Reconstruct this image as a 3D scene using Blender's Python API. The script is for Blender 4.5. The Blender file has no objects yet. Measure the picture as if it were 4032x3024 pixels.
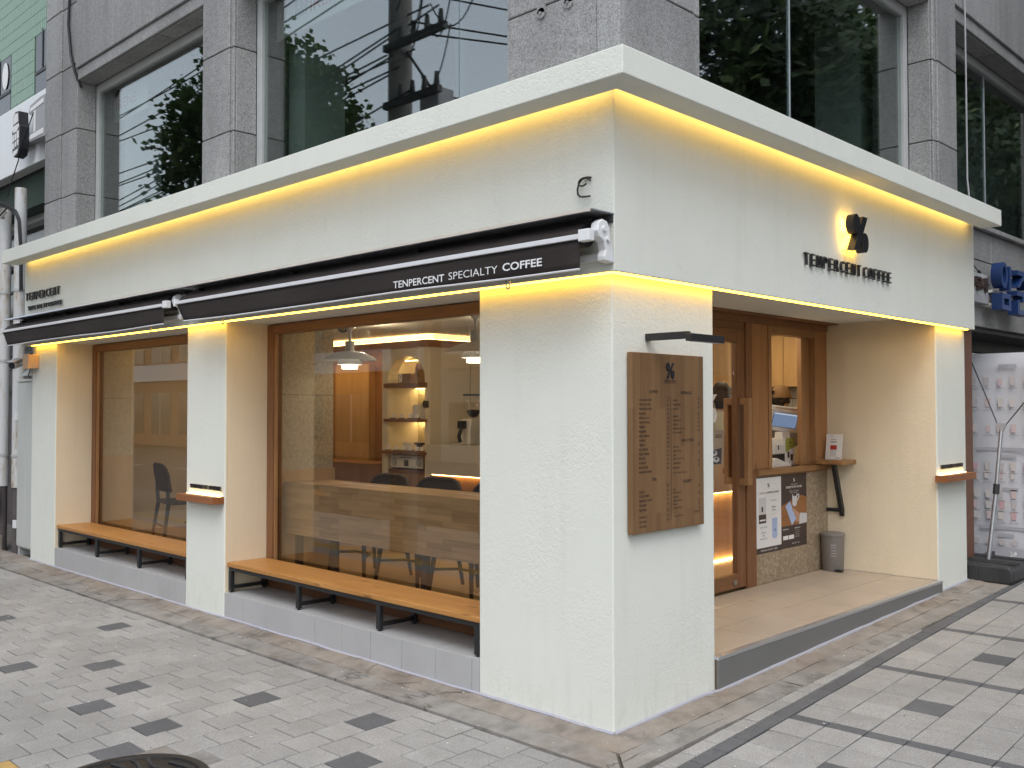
import bpy, bmesh, math, random
from mathutils import Vector, Matrix
R = math.radians
rnd = random.Random(7)
scene = bpy.context.scene
col = scene.collection

# ------------------------------------------------------------------ camera
cam_d = bpy.data.cameras.new('camera'); cam = bpy.data.objects.new('camera', cam_d); col.objects.link(cam)
YAW, PITCH, ROLL = 0.7735, 0.0255, -0.001
cam_d.sensor_width = 36.0; cam_d.sensor_fit = 'HORIZONTAL'; cam_d.lens = 3774.7 / 4032 * 36
cam_d.clip_start = 0.05; cam_d.clip_end = 1000
_f0 = Vector((-math.sin(YAW), math.cos(YAW), 0)); _r0 = Vector((math.cos(YAW), math.sin(YAW), 0)); _u0 = Vector((0, 0, 1))
_fw = _f0 * math.cos(PITCH) + _u0 * math.sin(PITCH); _u1 = _u0 * math.cos(PITCH) - _f0 * math.sin(PITCH)
_r = _r0 * math.cos(ROLL) + _u1 * math.sin(ROLL); _u = _u1 * math.cos(ROLL) - _r0 * math.sin(ROLL)
_m = Matrix((( _r.x, _u.x, -_fw.x, 3.0241), (_r.y, _u.y, -_fw.y, -3.825), (_r.z, _u.z, -_fw.z, 1.65), (0, 0, 0, 1)))
cam.matrix_world = _m
scene.camera = cam

# ------------------------------------------------------------------ sky, sun, exposure
SUN_EL, SUN_AZ = R(56), R(138)          # azimuth from +Y, clockwise
world = bpy.data.worlds.new('World'); scene.world = world; world.use_nodes = True
wn = world.node_tree; wn.nodes.clear()
w_out = wn.nodes.new('ShaderNodeOutputWorld'); w_bg = wn.nodes.new('ShaderNodeBackground')
w_sky = wn.nodes.new('ShaderNodeTexSky'); w_sky.sky_type = 'NISHITA'; w_sky.sun_disc = False
w_sky.sun_elevation = SUN_EL; w_sky.sun_rotation = SUN_AZ; w_sky.air_density = 1.3; w_sky.dust_density = 1.5; w_sky.ozone_density = 1.0
w_hs = wn.nodes.new('ShaderNodeHueSaturation'); w_hs.inputs['Saturation'].default_value = 0.42
wn.links.new(w_sky.outputs[0], w_hs.inputs['Color']); wn.links.new(w_hs.outputs[0], w_bg.inputs[0])
w_bg.inputs[1].default_value = 0.15
wn.links.new(w_bg.outputs[0], w_out.inputs[0])
sun_d = bpy.data.lights.new('sun', 'SUN'); sun_d.energy = 0.8; sun_d.angle = R(35); sun_d.color = (1.0, 0.99, 0.97)
sun = bpy.data.objects.new('sun', sun_d); col.objects.link(sun)
_sd = Vector((math.sin(SUN_AZ) * math.cos(SUN_EL), math.cos(SUN_AZ) * math.cos(SUN_EL), math.sin(SUN_EL)))
sun.rotation_euler = _sd.to_track_quat('Z', 'Y').to_euler(); sun.location = _sd * 30
scene.view_settings.view_transform = 'Standard'; scene.view_settings.look = 'None'
scene.view_settings.exposure = 0.68; scene.view_settings.gamma = 1.0; scene.view_settings.use_curve_mapping = False
scene.render.engine = 'CYCLES'
cy = scene.cycles; cy.max_bounces = 8; cy.transparent_max_bounces = 16; cy.diffuse_bounces = 3; cy.glossy_bounces = 4
cy.sample_clamp_indirect = 6.0; cy.caustics_reflective = False; cy.caustics_refractive = False; cy.use_denoising = True; cy.use_adaptive_sampling = True; cy.adaptive_threshold = .02

# ------------------------------------------------------------------ mesh helpers
class MB:
    def __init__(s): s.v = []; s.f = []; s.mi = []
    def add(s, verts, faces, m=0):
        b = len(s.v); s.v += [tuple(v) for v in verts]
        for f in faces: s.f.append(tuple(i + b for i in f)); s.mi.append(m)
        return s
    def box(s, x0, x1, y0, y1, z0, z1, m=0):
        if x0 > x1: x0, x1 = x1, x0
        if y0 > y1: y0, y1 = y1, y0
        if z0 > z1: z0, z1 = z1, z0
        return s.add([(x0,y0,z0),(x1,y0,z0),(x1,y1,z0),(x0,y1,z0),(x0,y0,z1),(x1,y0,z1),(x1,y1,z1),(x0,y1,z1)],
                     [(0,3,2,1),(4,5,6,7),(0,1,5,4),(1,2,6,5),(2,3,7,6),(3,0,4,7)], m)
    def prism(s, poly, axis, a, b, m=0):
        def P(p, t):
            return {'x': (t, p[0], p[1]), 'y': (p[0], t, p[1]), 'z': (p[0], p[1], t)}[axis]
        n = len(poly); vs = [P(p, a) for p in poly] + [P(p, b) for p in poly]
        fs = [tuple(range(n)), tuple(range(2*n-1, n-1, -1))] + [(i, (i+1) % n, n+(i+1) % n, n+i) for i in range(n)]
        return s.add(vs, fs, m)
    def cyl(s, p0, p1, r0, r1=None, n=12, m=0):
        r1 = r0 if r1 is None else r1
        p0 = Vector(p0); p1 = Vector(p1); d = (p1 - p0).normalized()
        a = d.orthogonal().normalized(); b = d.cross(a)
        vs = []
        for p, r in ((p0, r0), (p1, r1)):
            for i in range(n):
                t = 2*math.pi*i/n; vs.append(p + (a*math.cos(t) + b*math.sin(t))*r)
        fs = [(i, (i+1) % n, n+(i+1) % n, n+i) for i in range(n)] + [tuple(range(n-1, -1, -1)), tuple(range(n, 2*n))]
        return s.add(vs, fs, m)
    def tube(s, pts, r, n=8, m=0):
        pts = [Vector(p) for p in pts]; vs = []; fs = []; prev = None
        for k, p in enumerate(pts):
            d = (pts[min(k+1, len(pts)-1)] - pts[max(k-1, 0)]).normalized()
            if prev is None: a = d.orthogonal().normalized()
            else: a = (prev - d*prev.dot(d)); a = a.normalized() if a.length > 1e-6 else d.orthogonal().normalized()
            prev = a; b = d.cross(a)
            rr = r[k] if isinstance(r, (list, tuple)) else r
            for i in range(n):
                t = 2*math.pi*i/n; vs.append(p + (a*math.cos(t) + b*math.sin(t))*rr)
        for k in range(len(pts)-1):
            for i in range(n): fs.append((k*n+i, k*n+(i+1) % n, (k+1)*n+(i+1) % n, (k+1)*n+i))
        fs.append(tuple(range(n-1, -1, -1))); fs.append(tuple((len(pts)-1)*n+i for i in range(n)))
        return s.add(vs, fs, m)
    def lathe(s, c, prof, n=24, m=0):
        vs = []; fs = []
        for r, z in prof:
            for i in range(n):
                t = 2*math.pi*i/n; vs.append((c[0]+r*math.cos(t), c[1]+r*math.sin(t), c[2]+z))
        for k in range(len(prof)-1):
            for i in range(n): fs.append((k*n+i, k*n+(i+1) % n, (k+1)*n+(i+1) % n, (k+1)*n+i))
        return s.add(vs, fs, m)
    def quad(s, a, b, c, d, m=0): return s.add([a, b, c, d], [(0, 1, 2, 3)], m)
    def xf(s, M):
        s.v = [tuple(M @ Vector(v)) for v in s.v]; return s
    def rot_about(s, p, angle, axis='Z'):
        T = Matrix.Translation(p) @ Matrix.Rotation(angle, 4, axis) @ Matrix.Translation(-Vector(p)); return s.xf(T)
    def build(s, name, mats, parent=None, loc=None, smooth=False, bevel=0.0, seg=2):
        off = Vector((0, 0, 0))
        if parent is not None:
            r = parent
            while r.parent is not None: r = r.parent
            off = r.location
        elif loc is not None: off = Vector(loc)
        me = bpy.data.meshes.new(name)
        me.from_pydata([tuple(Vector(v) - off) for v in s.v], [], s.f)
        mats = mats if isinstance(mats, (list, tuple)) else [mats]
        for m in mats: me.materials.append(m)
        if len(mats) > 1: me.polygons.foreach_set('material_index', s.mi)
        bm = bmesh.new(); bm.from_mesh(me); bmesh.ops.recalc_face_normals(bm, faces=bm.faces); bm.to_mesh(me); bm.free()
        if smooth:
            me.polygons.foreach_set('use_smooth', [True]*len(me.polygons)); me.set_sharp_from_angle(angle=R(38))
        o = bpy.data.objects.new(name, me); col.objects.link(o)
        if parent is not None: o.parent = parent
        elif loc is not None: o.location = loc
        if bevel:
            md = o.modifiers.new('bevel', 'BEVEL'); md.width = bevel; md.segments = seg; md.limit_method = 'ANGLE'; md.angle_limit = R(40)
        return o

def tag(o, label=None, cat=None, group=None, kind=None):
    if label: o['label'] = label
    if cat: o['category'] = cat
    if group: o['group'] = group
    if kind: o['kind'] = kind
    return o
def thing(name, label, cat, loc=(0, 0, 0), group=None):
    o = bpy.data.objects.new(name, None); o.location = loc; o.empty_display_size = 0.1; col.objects.link(o)
    return tag(o, label, cat, group)
def box_part(name, m, parent, *b, bevel=0.0): return MB().box(*b).build(name, m, parent, bevel=bevel)
def copy_tree(o, parent=None):
    c = o.copy(); col.objects.link(c)
    if parent is not None: c.parent = parent
    for ch in list(o.children): copy_tree(ch, c)
    return c
def spiece(name, mesh, parent, loc, rot=None):
    o = bpy.data.objects.new(name, mesh); col.objects.link(o); o.parent = parent
    r = parent
    while r.parent is not None: r = r.parent
    o.location = Vector(loc) - (r.location if r is not None else Vector())
    if rot: o.rotation_euler = rot
    return o

_txt_cache = {}
_tsc = bpy.data.scenes.new('lettering_workshop')      # only used to outline letters, removed at the end
def text_geo(body, offset=0.0, res=3):
    """outline of a line of lettering, normalised so that capital height is about 1"""
    key = (body, offset, res)
    if key in _txt_cache: return _txt_cache[key]
    cu = bpy.data.curves.new('t', 'FONT'); cu.body = body; cu.size = 1.0; cu.offset = offset; cu.resolution_u = res; cu.fill_mode = 'FRONT'
    o = bpy.data.objects.new('t', cu); _tsc.collection.objects.link(o)
    vl = _tsc.view_layers[0]; vl.update(); me = bpy.data.meshes.new_from_object(o.evaluated_get(vl.depsgraph))
    vs = [tuple(v.co) for v in me.vertices]; fs = [tuple(p.vertices) for p in me.polygons]
    bpy.data.objects.remove(o); bpy.data.curves.remove(cu); bpy.data.meshes.remove(me)
    xs = [v[0] for v in vs]; ys = [v[1] for v in vs]
    g = (vs, fs, min(xs), max(xs), min(ys), max(ys)); _txt_cache[key] = g
    return g
def put_text(mb, body, o, right, up, nrm, w=None, h=None, depth=0.0, offset=0.0, m=0, align='L', res=3):
    """fit the lettering to width w and/or height h; o is the lower left corner, depth > 0 makes solid letters"""
    vs, fs, x0, x1, y0, y1 = text_geo(body, offset, res)
    sy = h/(y1-y0) if h else None; sx = w/(x1-x0) if w else None
    if sx is None: sx = sy
    if sy is None: sy = sx
    W = (x1-x0)*sx
    dx = {'L': 0, 'C': -W/2, 'R': -W}[align]
    o = Vector(o); right = Vector(right); up = Vector(up); nrm = Vector(nrm)
    P = [o + right*((v[0]-x0)*sx + dx) + up*((v[1]-y0)*sy) for v in vs]
    if depth <= 0: mb.add(P, fs, m); return W
    n = len(P)
    top = [p + nrm*depth for p in P]
    from collections import Counter
    ec = Counter()
    for f in fs:
        for a, b in zip(f, f[1:]+f[:1]): ec[(min(a, b), max(a, b))] += 1
    ff = [tuple(i+n for i in f) for f in fs] + [tuple(reversed(f)) for f in fs]
    for (a, b), c in ec.items():
        if c == 1: ff.append((a, b, b+n, a+n))
    mb.add(P+top, ff, m); return W

def put_spaced(mb, body, o, right, up, nrm, total, h, depth=0.0, offset=0.0, fill=.58):
    """widely tracked capitals: every letter keeps its own width inside an even pitch"""
    n = len(body); pitch = total/(n-1+fill); o = Vector(o); right = Vector(right)
    for i, c in enumerate(body):
        w = pitch*(.26 if c == 'I' else fill)
        put_text(mb, c, o+right*(pitch*i+pitch*fill/2-w/2), right, up, nrm, w=w, h=h, depth=depth, offset=offset)

# ------------------------------------------------------------------ material helpers
class NT:
    def __init__(s, name):
        s.m = bpy.data.materials.new(name); s.m.use_nodes = True; s.t = s.m.node_tree; s.t.nodes.clear()
        s.out = s.t.nodes.new('ShaderNodeOutputMaterial')
    def n(s, typ, **k):
        nd = s.t.nodes.new('ShaderNode' + typ)
        for a, b in k.items():
            if a.startswith('_'): nd.inputs[a[1:].replace('_', ' ')].default_value = b
            else: setattr(nd, a, b)
        return nd
    def l(s, a, b): s.t.links.new(a, b)
    def pos(s): return s.n('NewGeometry').outputs['Position']
    def obj(s): return s.n('TexCoord').outputs['Object']
    def mapping(s, vec, scale=(1, 1, 1), rot=(0, 0, 0), loc=(0, 0, 0)):
        mp = s.n('Mapping'); mp.inputs['Scale'].default_value = scale; mp.inputs['Rotation'].default_value = rot; mp.inputs['Location'].default_value = loc
        s.l(vec, mp.inputs['Vector']); return mp.outputs[0]
    def noise(s, vec, scale, detail=4, rough=.55, dist=0.0):
        nd = s.n('TexNoise'); nd.inputs['Scale'].default_value = scale; nd.inputs['Detail'].default_value = detail
        nd.inputs['Roughness'].default_value = rough; nd.inputs['Distortion'].default_value = dist
        s.l(vec, nd.inputs['Vector']); return nd.outputs['Fac']
    def voro(s, vec, scale, feature='F1', out='Distance', rand=1.0):
        nd = s.n('TexVoronoi'); nd.feature = feature; nd.inputs['Scale'].default_value = scale; nd.inputs['Randomness'].default_value = rand
        s.l(vec, nd.inputs['Vector']); return nd.outputs[out]
    def ramp(s, fac, stops):
        nd = s.n('ValToRGB'); e = nd.color_ramp.elements
        while len(e) < len(stops): e.new(0.5)
        for i, (p, c) in enumerate(stops):
            e[i].position = p; e[i].color = (c, c, c, 1) if not isinstance(c, tuple) else (c + (1,))[:4]
        s.l(fac, nd.inputs[0]); return nd.outputs[0]
    def mix(s, fac, a, b, mode='MIX'):
        nd = s.n('MixRGB', blend_type=mode)
        for i, v in ((0, fac), (1, a), (2, b)):
            if hasattr(v, 'links') or hasattr(v, 'is_linked'): s.l(v, nd.inputs[i])
            elif i == 0: nd.inputs[0].default_value = v
            else: nd.inputs[i].default_value = tuple(v) + (1,) if len(v) == 3 else v
        return nd.outputs[0]
    def math(s, op, a, b=0.0):
        nd = s.n('Math', operation=op)
        for i, v in ((0, a), (1, b)):
            if hasattr(v, 'is_linked'): s.l(v, nd.inputs[i])
            else: nd.inputs[i].default_value = v
        return nd.outputs[0]
    def bsdf(s, color, rough=.6, bump=None, bstr=.3, bdist=.01, metal=0.0, spec=.5, **k):
        b = s.n('BsdfPrincipled')
        if hasattr(color, 'is_linked'): s.l(color, b.inputs['Base Color'])
        else: b.inputs['Base Color'].default_value = tuple(color) + (1,)
        if hasattr(rough, 'is_linked'): s.l(rough, b.inputs['Roughness'])
        else: b.inputs['Roughness'].default_value = rough
        b.inputs['Metallic'].default_value = metal; b.inputs['Specular IOR Level'].default_value = spec
        if bump is not None:
            bp = s.n('Bump'); bp.inputs['Strength'].default_value = bstr; bp.inputs['Distance'].default_value = bdist
            s.l(bump, bp.inputs['Height']); s.l(bp.outputs[0], b.inputs['Normal'])
        s.l(b.outputs[0], s.out.inputs[0]); return s.m

def plain(name, c, rough=.6, metal=0.0, var=.08, scale=6, spec=.5, bstr=.08):
    t = NT(name); p = t.pos(); n = t.noise(p, scale, 3, .6)
    cc = t.mix(n, tuple(x*(1-var) for x in c), tuple(min(1, x*(1+var)) for x in c))
    rr = t.math('ADD', t.math('MULTIPLY', n, .16), max(0, rough-.08))
    return t.bsdf(cc, rr, t.noise(p, scale*12, 1), bstr, .004, metal, spec) if bstr > .1 else t.bsdf(cc, rr, None, metal=metal, spec=spec)
def emis(name, c, strength):
    t = NT(name); e = t.n('Emission'); e.inputs[0].default_value = tuple(c) + (1,); e.inputs[1].default_value = strength
    t.l(e.outputs[0], t.out.inputs[0]); return t.m
def glass(name, ior, tint=(1, 1, 1), boost=0.0):
    t = NT(name); fr = t.n('Fresnel')
    ge = t.n('NewGeometry'); mr = t.n('MapRange'); mr.inputs[3].default_value = ior; mr.inputs[4].default_value = 1/ior   # a thin sheet reflects alike from both faces
    t.l(ge.outputs['Backfacing'], mr.inputs[0]); t.l(mr.outputs[0], fr.inputs[0])
    tr = t.n('BsdfTransparent'); tr.inputs[0].default_value = tuple(tint) + (1,)
    gl = t.n('BsdfGlossy'); gl.inputs[0].default_value = (1, 1, 1, 1); gl.inputs['Roughness'].default_value = 0.0
    bp = t.n('Bump'); bp.inputs['Strength'].default_value = .006; bp.inputs['Distance'].default_value = .02
    t.l(t.noise(t.pos(), 1.1, 1), bp.inputs['Height']); t.l(bp.outputs[0], gl.inputs['Normal'])
    fac = t.math('ADD', fr.outputs[0], boost)
    mx = t.n('MixShader'); t.l(fac, mx.inputs[0]); t.l(tr.outputs[0], mx.inputs[1]); t.l(gl.outputs[0], mx.inputs[2])
    t.l(mx.outputs[0], t.out.inputs[0]); return t.m
def wood(name, c1, c2, axis='z', scale=1.0, rough=.5, knots=False, c3=None):
    t = NT(name); p = t.pos()
    st = {'x': (1.2, 14, 14), 'y': (14, 1.2, 14), 'z': (14, 14, 1.2)}[axis]
    st = tuple(a*scale for a in st)
    mp = t.mapping(p, st)
    n1 = t.noise(mp, 2.0, 4, .62, .6); n2 = t.noise(t.mapping(p, tuple(a*5 for a in st)), 3.0, 3, .6)
    f = t.math('ADD', t.math('MULTIPLY', n1, .75), t.math('MULTIPLY', n2, .25))
    cc = t.ramp(f, [(.33, c2), (.5, tuple((a+b)/2 for a, b in zip(c1, c2))), (.64, c1)])
    big = t.noise(p, 1.7, 2); cc = t.mix(t.math('MULTIPLY', big, .35), cc, c3 or c2)
    if knots:
        ks = {'x': (2.2, 9, 9), 'y': (9, 2.2, 9), 'z': (9, 9, 2.2)}[axis]
        k = t.voro(t.mapping(p, ks), .9); kf = t.ramp(k, [(.0, 1.0), (.07, 1.0), (.13, 0.0)])
        cc = t.mix(t.math('MULTIPLY', kf, .75), cc, tuple(x*.35 for x in c2))
    return t.bsdf(cc, t.math('ADD', t.math('MULTIPLY', n1, .2), rough-.1), f, .18, .004, 0, .4)

# ------------------------------------------------------------------ materials
def stucco(name, c, streak=.5, rough_amt=1.0):
    t = NT(name); p = t.pos()
    a = t.noise(p, 38, 3, .6, 1.2); b = t.noise(p, 120, 1, .6)
    v = t.noise(t.mapping(p, (75, 75, 5)), 1.0, 2, .65)
    patch = t.ramp(t.noise(p, 1.6, 1), [(.38, 0.0), (.62, 1.0)])
    ridge = t.ramp(a, [(.40, 0.0), (.55, 1.0)])
    h = t.math('ADD', t.math('MULTIPLY', t.math('MULTIPLY', ridge, patch), .55), t.math('MULTIPLY', b, .35))
    h = t.math('ADD', h, t.math('MULTIPLY', v, streak))
    dirt = t.noise(p, 2.2, 3, .65)
    cc = t.mix(t.ramp(dirt, [(.35, .0), (.75, .28)]), c, tuple(x*.86 for x in c))
    stk = t.ramp(t.noise(t.mapping(p, (5, 5, .35)), 1.6, 3, .7), [(.54, 0.0), (.74, .17)]); cc = t.mix(stk, cc, (c[0]*.80, c[1]*.79, c[2]*.75))
    scf = t.ramp(t.noise(p, 11, 2, .5), [(.70, 0.0), (.76, .25)]); cc = t.mix(scf, cc, tuple(x*.82 for x in c))
    sx = t.n('SeparateXYZ'); t.l(p, sx.inputs[0])
    low = t.n('MapRange'); low.inputs[1].default_value = .34; low.inputs[2].default_value = -.02; t.l(sx.outputs[2], low.inputs[0])
    spl = t.ramp(t.noise(t.mapping(p, (9, 9, 3)), 2.0, 5, .7), [(.5, 0.0), (.68, .20)])
    cc = t.mix(t.math('MULTIPLY', low.outputs[0], spl), cc, (.34, .31, .25))
    return t.bsdf(cc, .88, h, .25*rough_amt, .010, 0, .25)
m_stucco = stucco('stucco_white', (.775, .788, .718), .35)
m_stucco_v = stucco('stucco_brushed', (.775, .788, .718), .9, .8)
m_cream = stucco('stucco_cream_warmlit', (.79, .69, .52), 1.1, .8)  # cream deepened by the strips' warm light, put into the colour

def granite(name, c, dark=.55, wet=.5):
    t = NT(name); p = t.pos(); oi = t.n('ObjectInfo')
    s1 = t.noise(p, 95, 1, .7); s2 = t.voro(p, 130); s3 = t.noise(p, 34, 2, .6)
    f = t.math('ADD', t.math('MULTIPLY', s1, .5), t.math('ADD', t.math('MULTIPLY', s2, .35), t.math('MULTIPLY', s3, .25)))
    cc = t.ramp(f, [(.36, tuple(x*dark for x in c)), (.5, c), (.66, tuple(min(1, x*1.45) for x in c))])
    big = t.noise(t.mapping(p, (2.2, 2.2, .5)), 1.3, 5, .6)
    cc = t.mix(t.ramp(big, [(.42, 0.0), (.72, wet)]), cc, tuple(x*.55 for x in c))
    tint = t.n('MapRange'); tint.inputs[3].default_value = .88; tint.inputs[4].default_value = 1.1; t.l(oi.outputs['Random'], tint.inputs[0])
    cc = t.mix(1.0, cc, tint.outputs[0], 'MULTIPLY')
    return t.bsdf(cc, .62, None, spec=.35)
m_granite = granite('granite_grey', (.262, .26, .258))
m_granite_dk = granite('granite_joint', (.09, .088, .085))

def paver_mat(name, c, dark=.6, speck=.5):
    t = NT(name); p = t.pos(); oi = t.n('ObjectInfo')
    s1 = t.noise(p, 160, 1, .75); s2 = t.voro(p, 210); s3 = t.noise(p, 9, 5, .6)
    f = t.math('ADD', t.math('MULTIPLY', s1, .55), t.math('MULTIPLY', s2, .45))
    cc = t.ramp(f, [(.30, tuple(x*dark for x in c)), (.46, c), (.62, tuple(min(1, x*1.3) for x in c))])
    cc = t.mix(t.ramp(s3, [(.4, 0.0), (.75, .38)]), cc, (c[0]*.78, c[1]*.73, c[2]*.66))
    tint = t.n('MapRange'); tint.inputs[3].default_value = .90; tint.inputs[4].default_value = 1.07; t.l(oi.outputs['Random'], tint.inputs[0])
    cc = t.mix(1.0, cc, tint.outputs[0], 'MULTIPLY')
    dr = t.noise(p, 1.3, 6, .65); cc = t.mix(t.ramp(dr, [(.40, 0.0), (.72, .55)]), cc, tuple(x*.62 for x in c))
    return t.bsdf(cc, .85, f, .25, .004, 0, .3)
m_paver = paver_mat('paver_light', (.325, .318, .306))
m_paver_dk = paver_mat('paver_dark', (.125, .127, .132), .65)
m_paver_y = paver_mat('paver_yellow', (.46, .30, .11), .75)

def concrete(name, c):
    t = NT(name); p = t.pos()
    a = t.noise(p, 5, 7, .65); b = t.noise(p, 70, 4, .7); w = t.noise(p, 1.6, 4)
    cc = t.ramp(a, [(.32, tuple(x*.6 for x in c)), (.5, c), (.7, tuple(min(1, x*1.28) for x in c))])
    cc = t.mix(t.ramp(w, [(.45, 0.0), (.7, .5)]), cc, (c[0]*.95, c[1]*.8, c[2]*.66))
    wob = t.mix(.12, p, t.n('TexNoise', noise_dimensions='3D').outputs['Color'], 'ADD')
    cr = t.voro(wob, .75, 'DISTANCE_TO_EDGE'); ck = t.math('MULTIPLY', t.ramp(cr, [(.0, 1.0), (.007, 0.0)]), t.ramp(t.noise(p, 2.3, 2), [(.45, 0.0), (.55, 1.0)]))
    cc = t.mix(t.math('MULTIPLY', ck, .7), cc, tuple(x*.25 for x in c))
    sp = t.ramp(t.noise(p, 26, 2, .5), [(.70, 0.0), (.74, .8)]); cc = t.mix(t.math('MULTIPLY', sp, .45), cc, (.62, .6, .56))
    h = t.math('SUBTRACT', t.math('ADD', t.math('MULTIPLY', a, .8), t.math('MULTIPLY', b, .35)), ck)
    return t.bsdf(cc, .9, h, .6, .012, 0, .25)
m_conc = concrete('concrete_apron', (.27, .242, .212))
m_curb = concrete('curb_stone', (.27, .258, .24))
m_grout = plain('joint_sand', (.115, .105, .092), .95, 0, .3, 40)
m_asphalt = plain('asphalt', (.055, .055, .057), .9, 0, .25, 30, .3, .3)
m_caulk = plain('caulk', (.40, .40, .46), .6, 0, .1, 20)
m_tile = plain('plinth_tile', (.44, .44, .44), .42, 0, .13, 2.6)
m_tile_grout = plain('plinth_grout', (.12, .12, .12), .9)
m_floor_tile = plain('porch_tile', (.44, .362, .28), .45, 0, .17, 3.2)
m_floor_grout = plain('porch_grout', (.15, .11, .08), .9)
m_step = plain('step_face_grey', (.16, .16, .155), .5, 0, .1, 5)
m_alu = plain('aluminium', (.62, .64, .68), .35, .85, .05, 10)
m_steel = plain('steel', (.45, .45, .45), .32, .9, .06, 14)
m_black = plain('black_metal', (.018, .019, .021), .42, 0, .15, 12)
m_charcoal = plain('charcoal', (.035, .036, .038), .5, 0, .12, 12)
m_white = plain('white_paint', (.78, .79, .80), .35, 0, .04, 8)
m_whitefab = plain('white_bar', (.72, .72, .74), .4, 0, .05, 8)
m_offwhite = plain('off_white', (.66, .64, .60), .5, 0, .06, 5)
m_frame_white = plain('weathered_frame', (.46, .47, .47), .55, 0, .16, 7)
m_cab = plain('cabinet_grey', (.56, .58, .55), .45, 0, .06, 3)
m_peach = plain('peach_plastic', (.62, .40, .24), .5, 0, .06, 8)
m_brown_wall = plain('brown_panel', (.16, .075, .045), .6, 0, .2, 5)
m_teal = plain('teal', (.14, .26, .22), .6)
m_rust = plain('dim_wall', (.10, .085, .085), .8, 0, .3, 6)
m_fabric = None
def fabric(name, c):
    t = NT(name); p = t.pos(); a = t.noise(t.mapping(p, (1.2, 6, 6)), 3, 4, .6); b = t.noise(p, 380, 2)
    cc = t.mix(a, tuple(x*.8 for x in c), tuple(x*1.25 for x in c))
    return t.bsdf(cc, .72, t.math('ADD', t.math('MULTIPLY', a, 1.0), t.math('MULTIPLY', b, .06)), .3, .012, 0, .3)
m_fabric = fabric('awning_fabric', (.030, .023, .021))
def pipe_mat():
    t = NT('painted_pipe'); p = t.pos(); a = t.noise(t.mapping(p, (3, 3, .8)), 3, 6, .7)
    cc = t.ramp(a, [(.5, (.60, .61, .62)), (.60, (.52, .48, .42)), (.68, (.22, .12, .07))])
    return t.bsdf(cc, .6, a, .2, .01)
m_pipe = pipe_mat()
m_wood = wood('cedar_frame', (.27, .128, .058), (.155, .068, .029), 'z', 1, .5)
m_wood_x = wood('cedar_rail_x', (.25, .118, .054), (.145, .062, .027), 'x', 1, .5)
m_wood_y = wood('cedar_rail_y', (.28, .138, .06), (.16, .072, .03), 'y', 1, .5)
m_knotty = wood('knotty_pine', (.42, .215, .09), (.31, .145, .056), 'z', .8, .5, True)
m_oak_y = wood('oak_sill', (.36, .20, .085), (.22, .11, .042), 'y', 1, .45)
m_oak_z = wood('oak_door_handle', (.40, .22, .10), (.27, .14, .06), 'z', 1, .45)
m_bench = wood('bench_pine', (.56, .285, .085), (.40, .17, .042), 'x', .7, .42, True)
m_shelf_wood = wood('sign_shelf_wood', (.34, .14, .055), (.22, .08, .03), 'x', 1, .45)
m_int_wood = wood('interior_wood', (.34, .17, .06), (.22, .10, .035), 'z', .7, .5)
m_int_wood_lt = wood('birch_cabinet', (.52, .34, .16), (.42, .26, .11), 'z', .5, .5)
def blocks(name, c1, c2, axis):
    """finger-jointed board: short staves of uneven tone"""
    t = NT(name); p = t.pos()
    rot = {'x': (R(90), 0, 0), 'z': (R(90), R(90), 0)}[axis] if axis != 'zy' else (0, R(90), 0)
    sx = t.n('SeparateXYZ'); t.l(p, sx.inputs[0]); cb = t.n('CombineXYZ')
    if axis == 'x': t.l(sx.outputs[0], cb.inputs[0]); t.l(sx.outputs[2], cb.inputs[1])
    else: t.l(sx.outputs[2], cb.inputs[0]); t.l(sx.outputs[1], cb.inputs[1])
    br = t.n('TexBrick'); br.offset = .37; br.offset_frequency = 3; br.squash = 1
    br.inputs['Color1'].default_value = c1 + (1,); br.inputs['Color2'].default_value = c2 + (1,); br.inputs['Mortar'].default_value = tuple(x*.8 for x in c2) + (1,)
    br.inputs['Scale'].default_value = 1.0; br.inputs['Mortar Size'].default_value = .0006; br.inputs['Brick Width'].default_value = .26 if axis == 'x' else .55; br.inputs['Row Height'].default_value = .04 if axis == 'x' else .045
    br.inputs['Bias'].default_value = -.1
    t.l(cb.outputs[0], br.inputs['Vector'])
    st = {'x': (3, 50, 50), 'z': (50, 50, 3)}[axis]
    g = t.noise(t.mapping(p, st), 1.0, 5, .65)
    cc = t.mix(.42, br.outputs[0], t.ramp(g, [(.3, c2), (.7, c1)]))
    return t.bsdf(cc, .5, g, .1, .003, 0, .35)
m_board = blocks('menu_board_wood', (.245, .138, .064), (.15, .08, .036), 'z')
m_table = blocks('jointed_table_wood', (.56, .36, .165), (.27, .15, .06), 'x')
def terrazzo():
    t = NT('terrazzo'); p = t.pos()
    d = t.voro(p, 44, 'F1', 'Color'); e = t.voro(p, 44, 'DISTANCE_TO_EDGE')
    sx = t.n('SeparateColor'); t.l(d, sx.inputs[0])
    cc = t.ramp(sx.outputs[0], [(.0, (.24, .185, .125)), (.35, (.31, .24, .165)), (.7, (.36, .285, .20)), (1.0, (.47, .39, .285))])
    cc = t.mix(t.ramp(e, [(.0, 1.0), (.08, 0.0)]), cc, (.28, .21, .135))
    cc = t.mix(t.math('MULTIPLY', t.noise(p, 60, 4), .3), cc, (.25, .19, .12))
    return t.bsdf(cc, .35, e, .05, .003)
m_terrazzo = terrazzo()
def stone_panel():
    t = NT('interior_stone_panel'); p = t.pos(); a = t.noise(p, 55, 5, .7)
    cc = t.ramp(a, [(.35, (.30, .25, .17)), (.6, (.50, .43, .32))]); return t.bsdf(cc, .8, a, .4, .01)
m_stone_panel = stone_panel()
m_int_wall = plain('interior_plaster', (.70, .63, .50), .85, 0, .05, 4)
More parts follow.
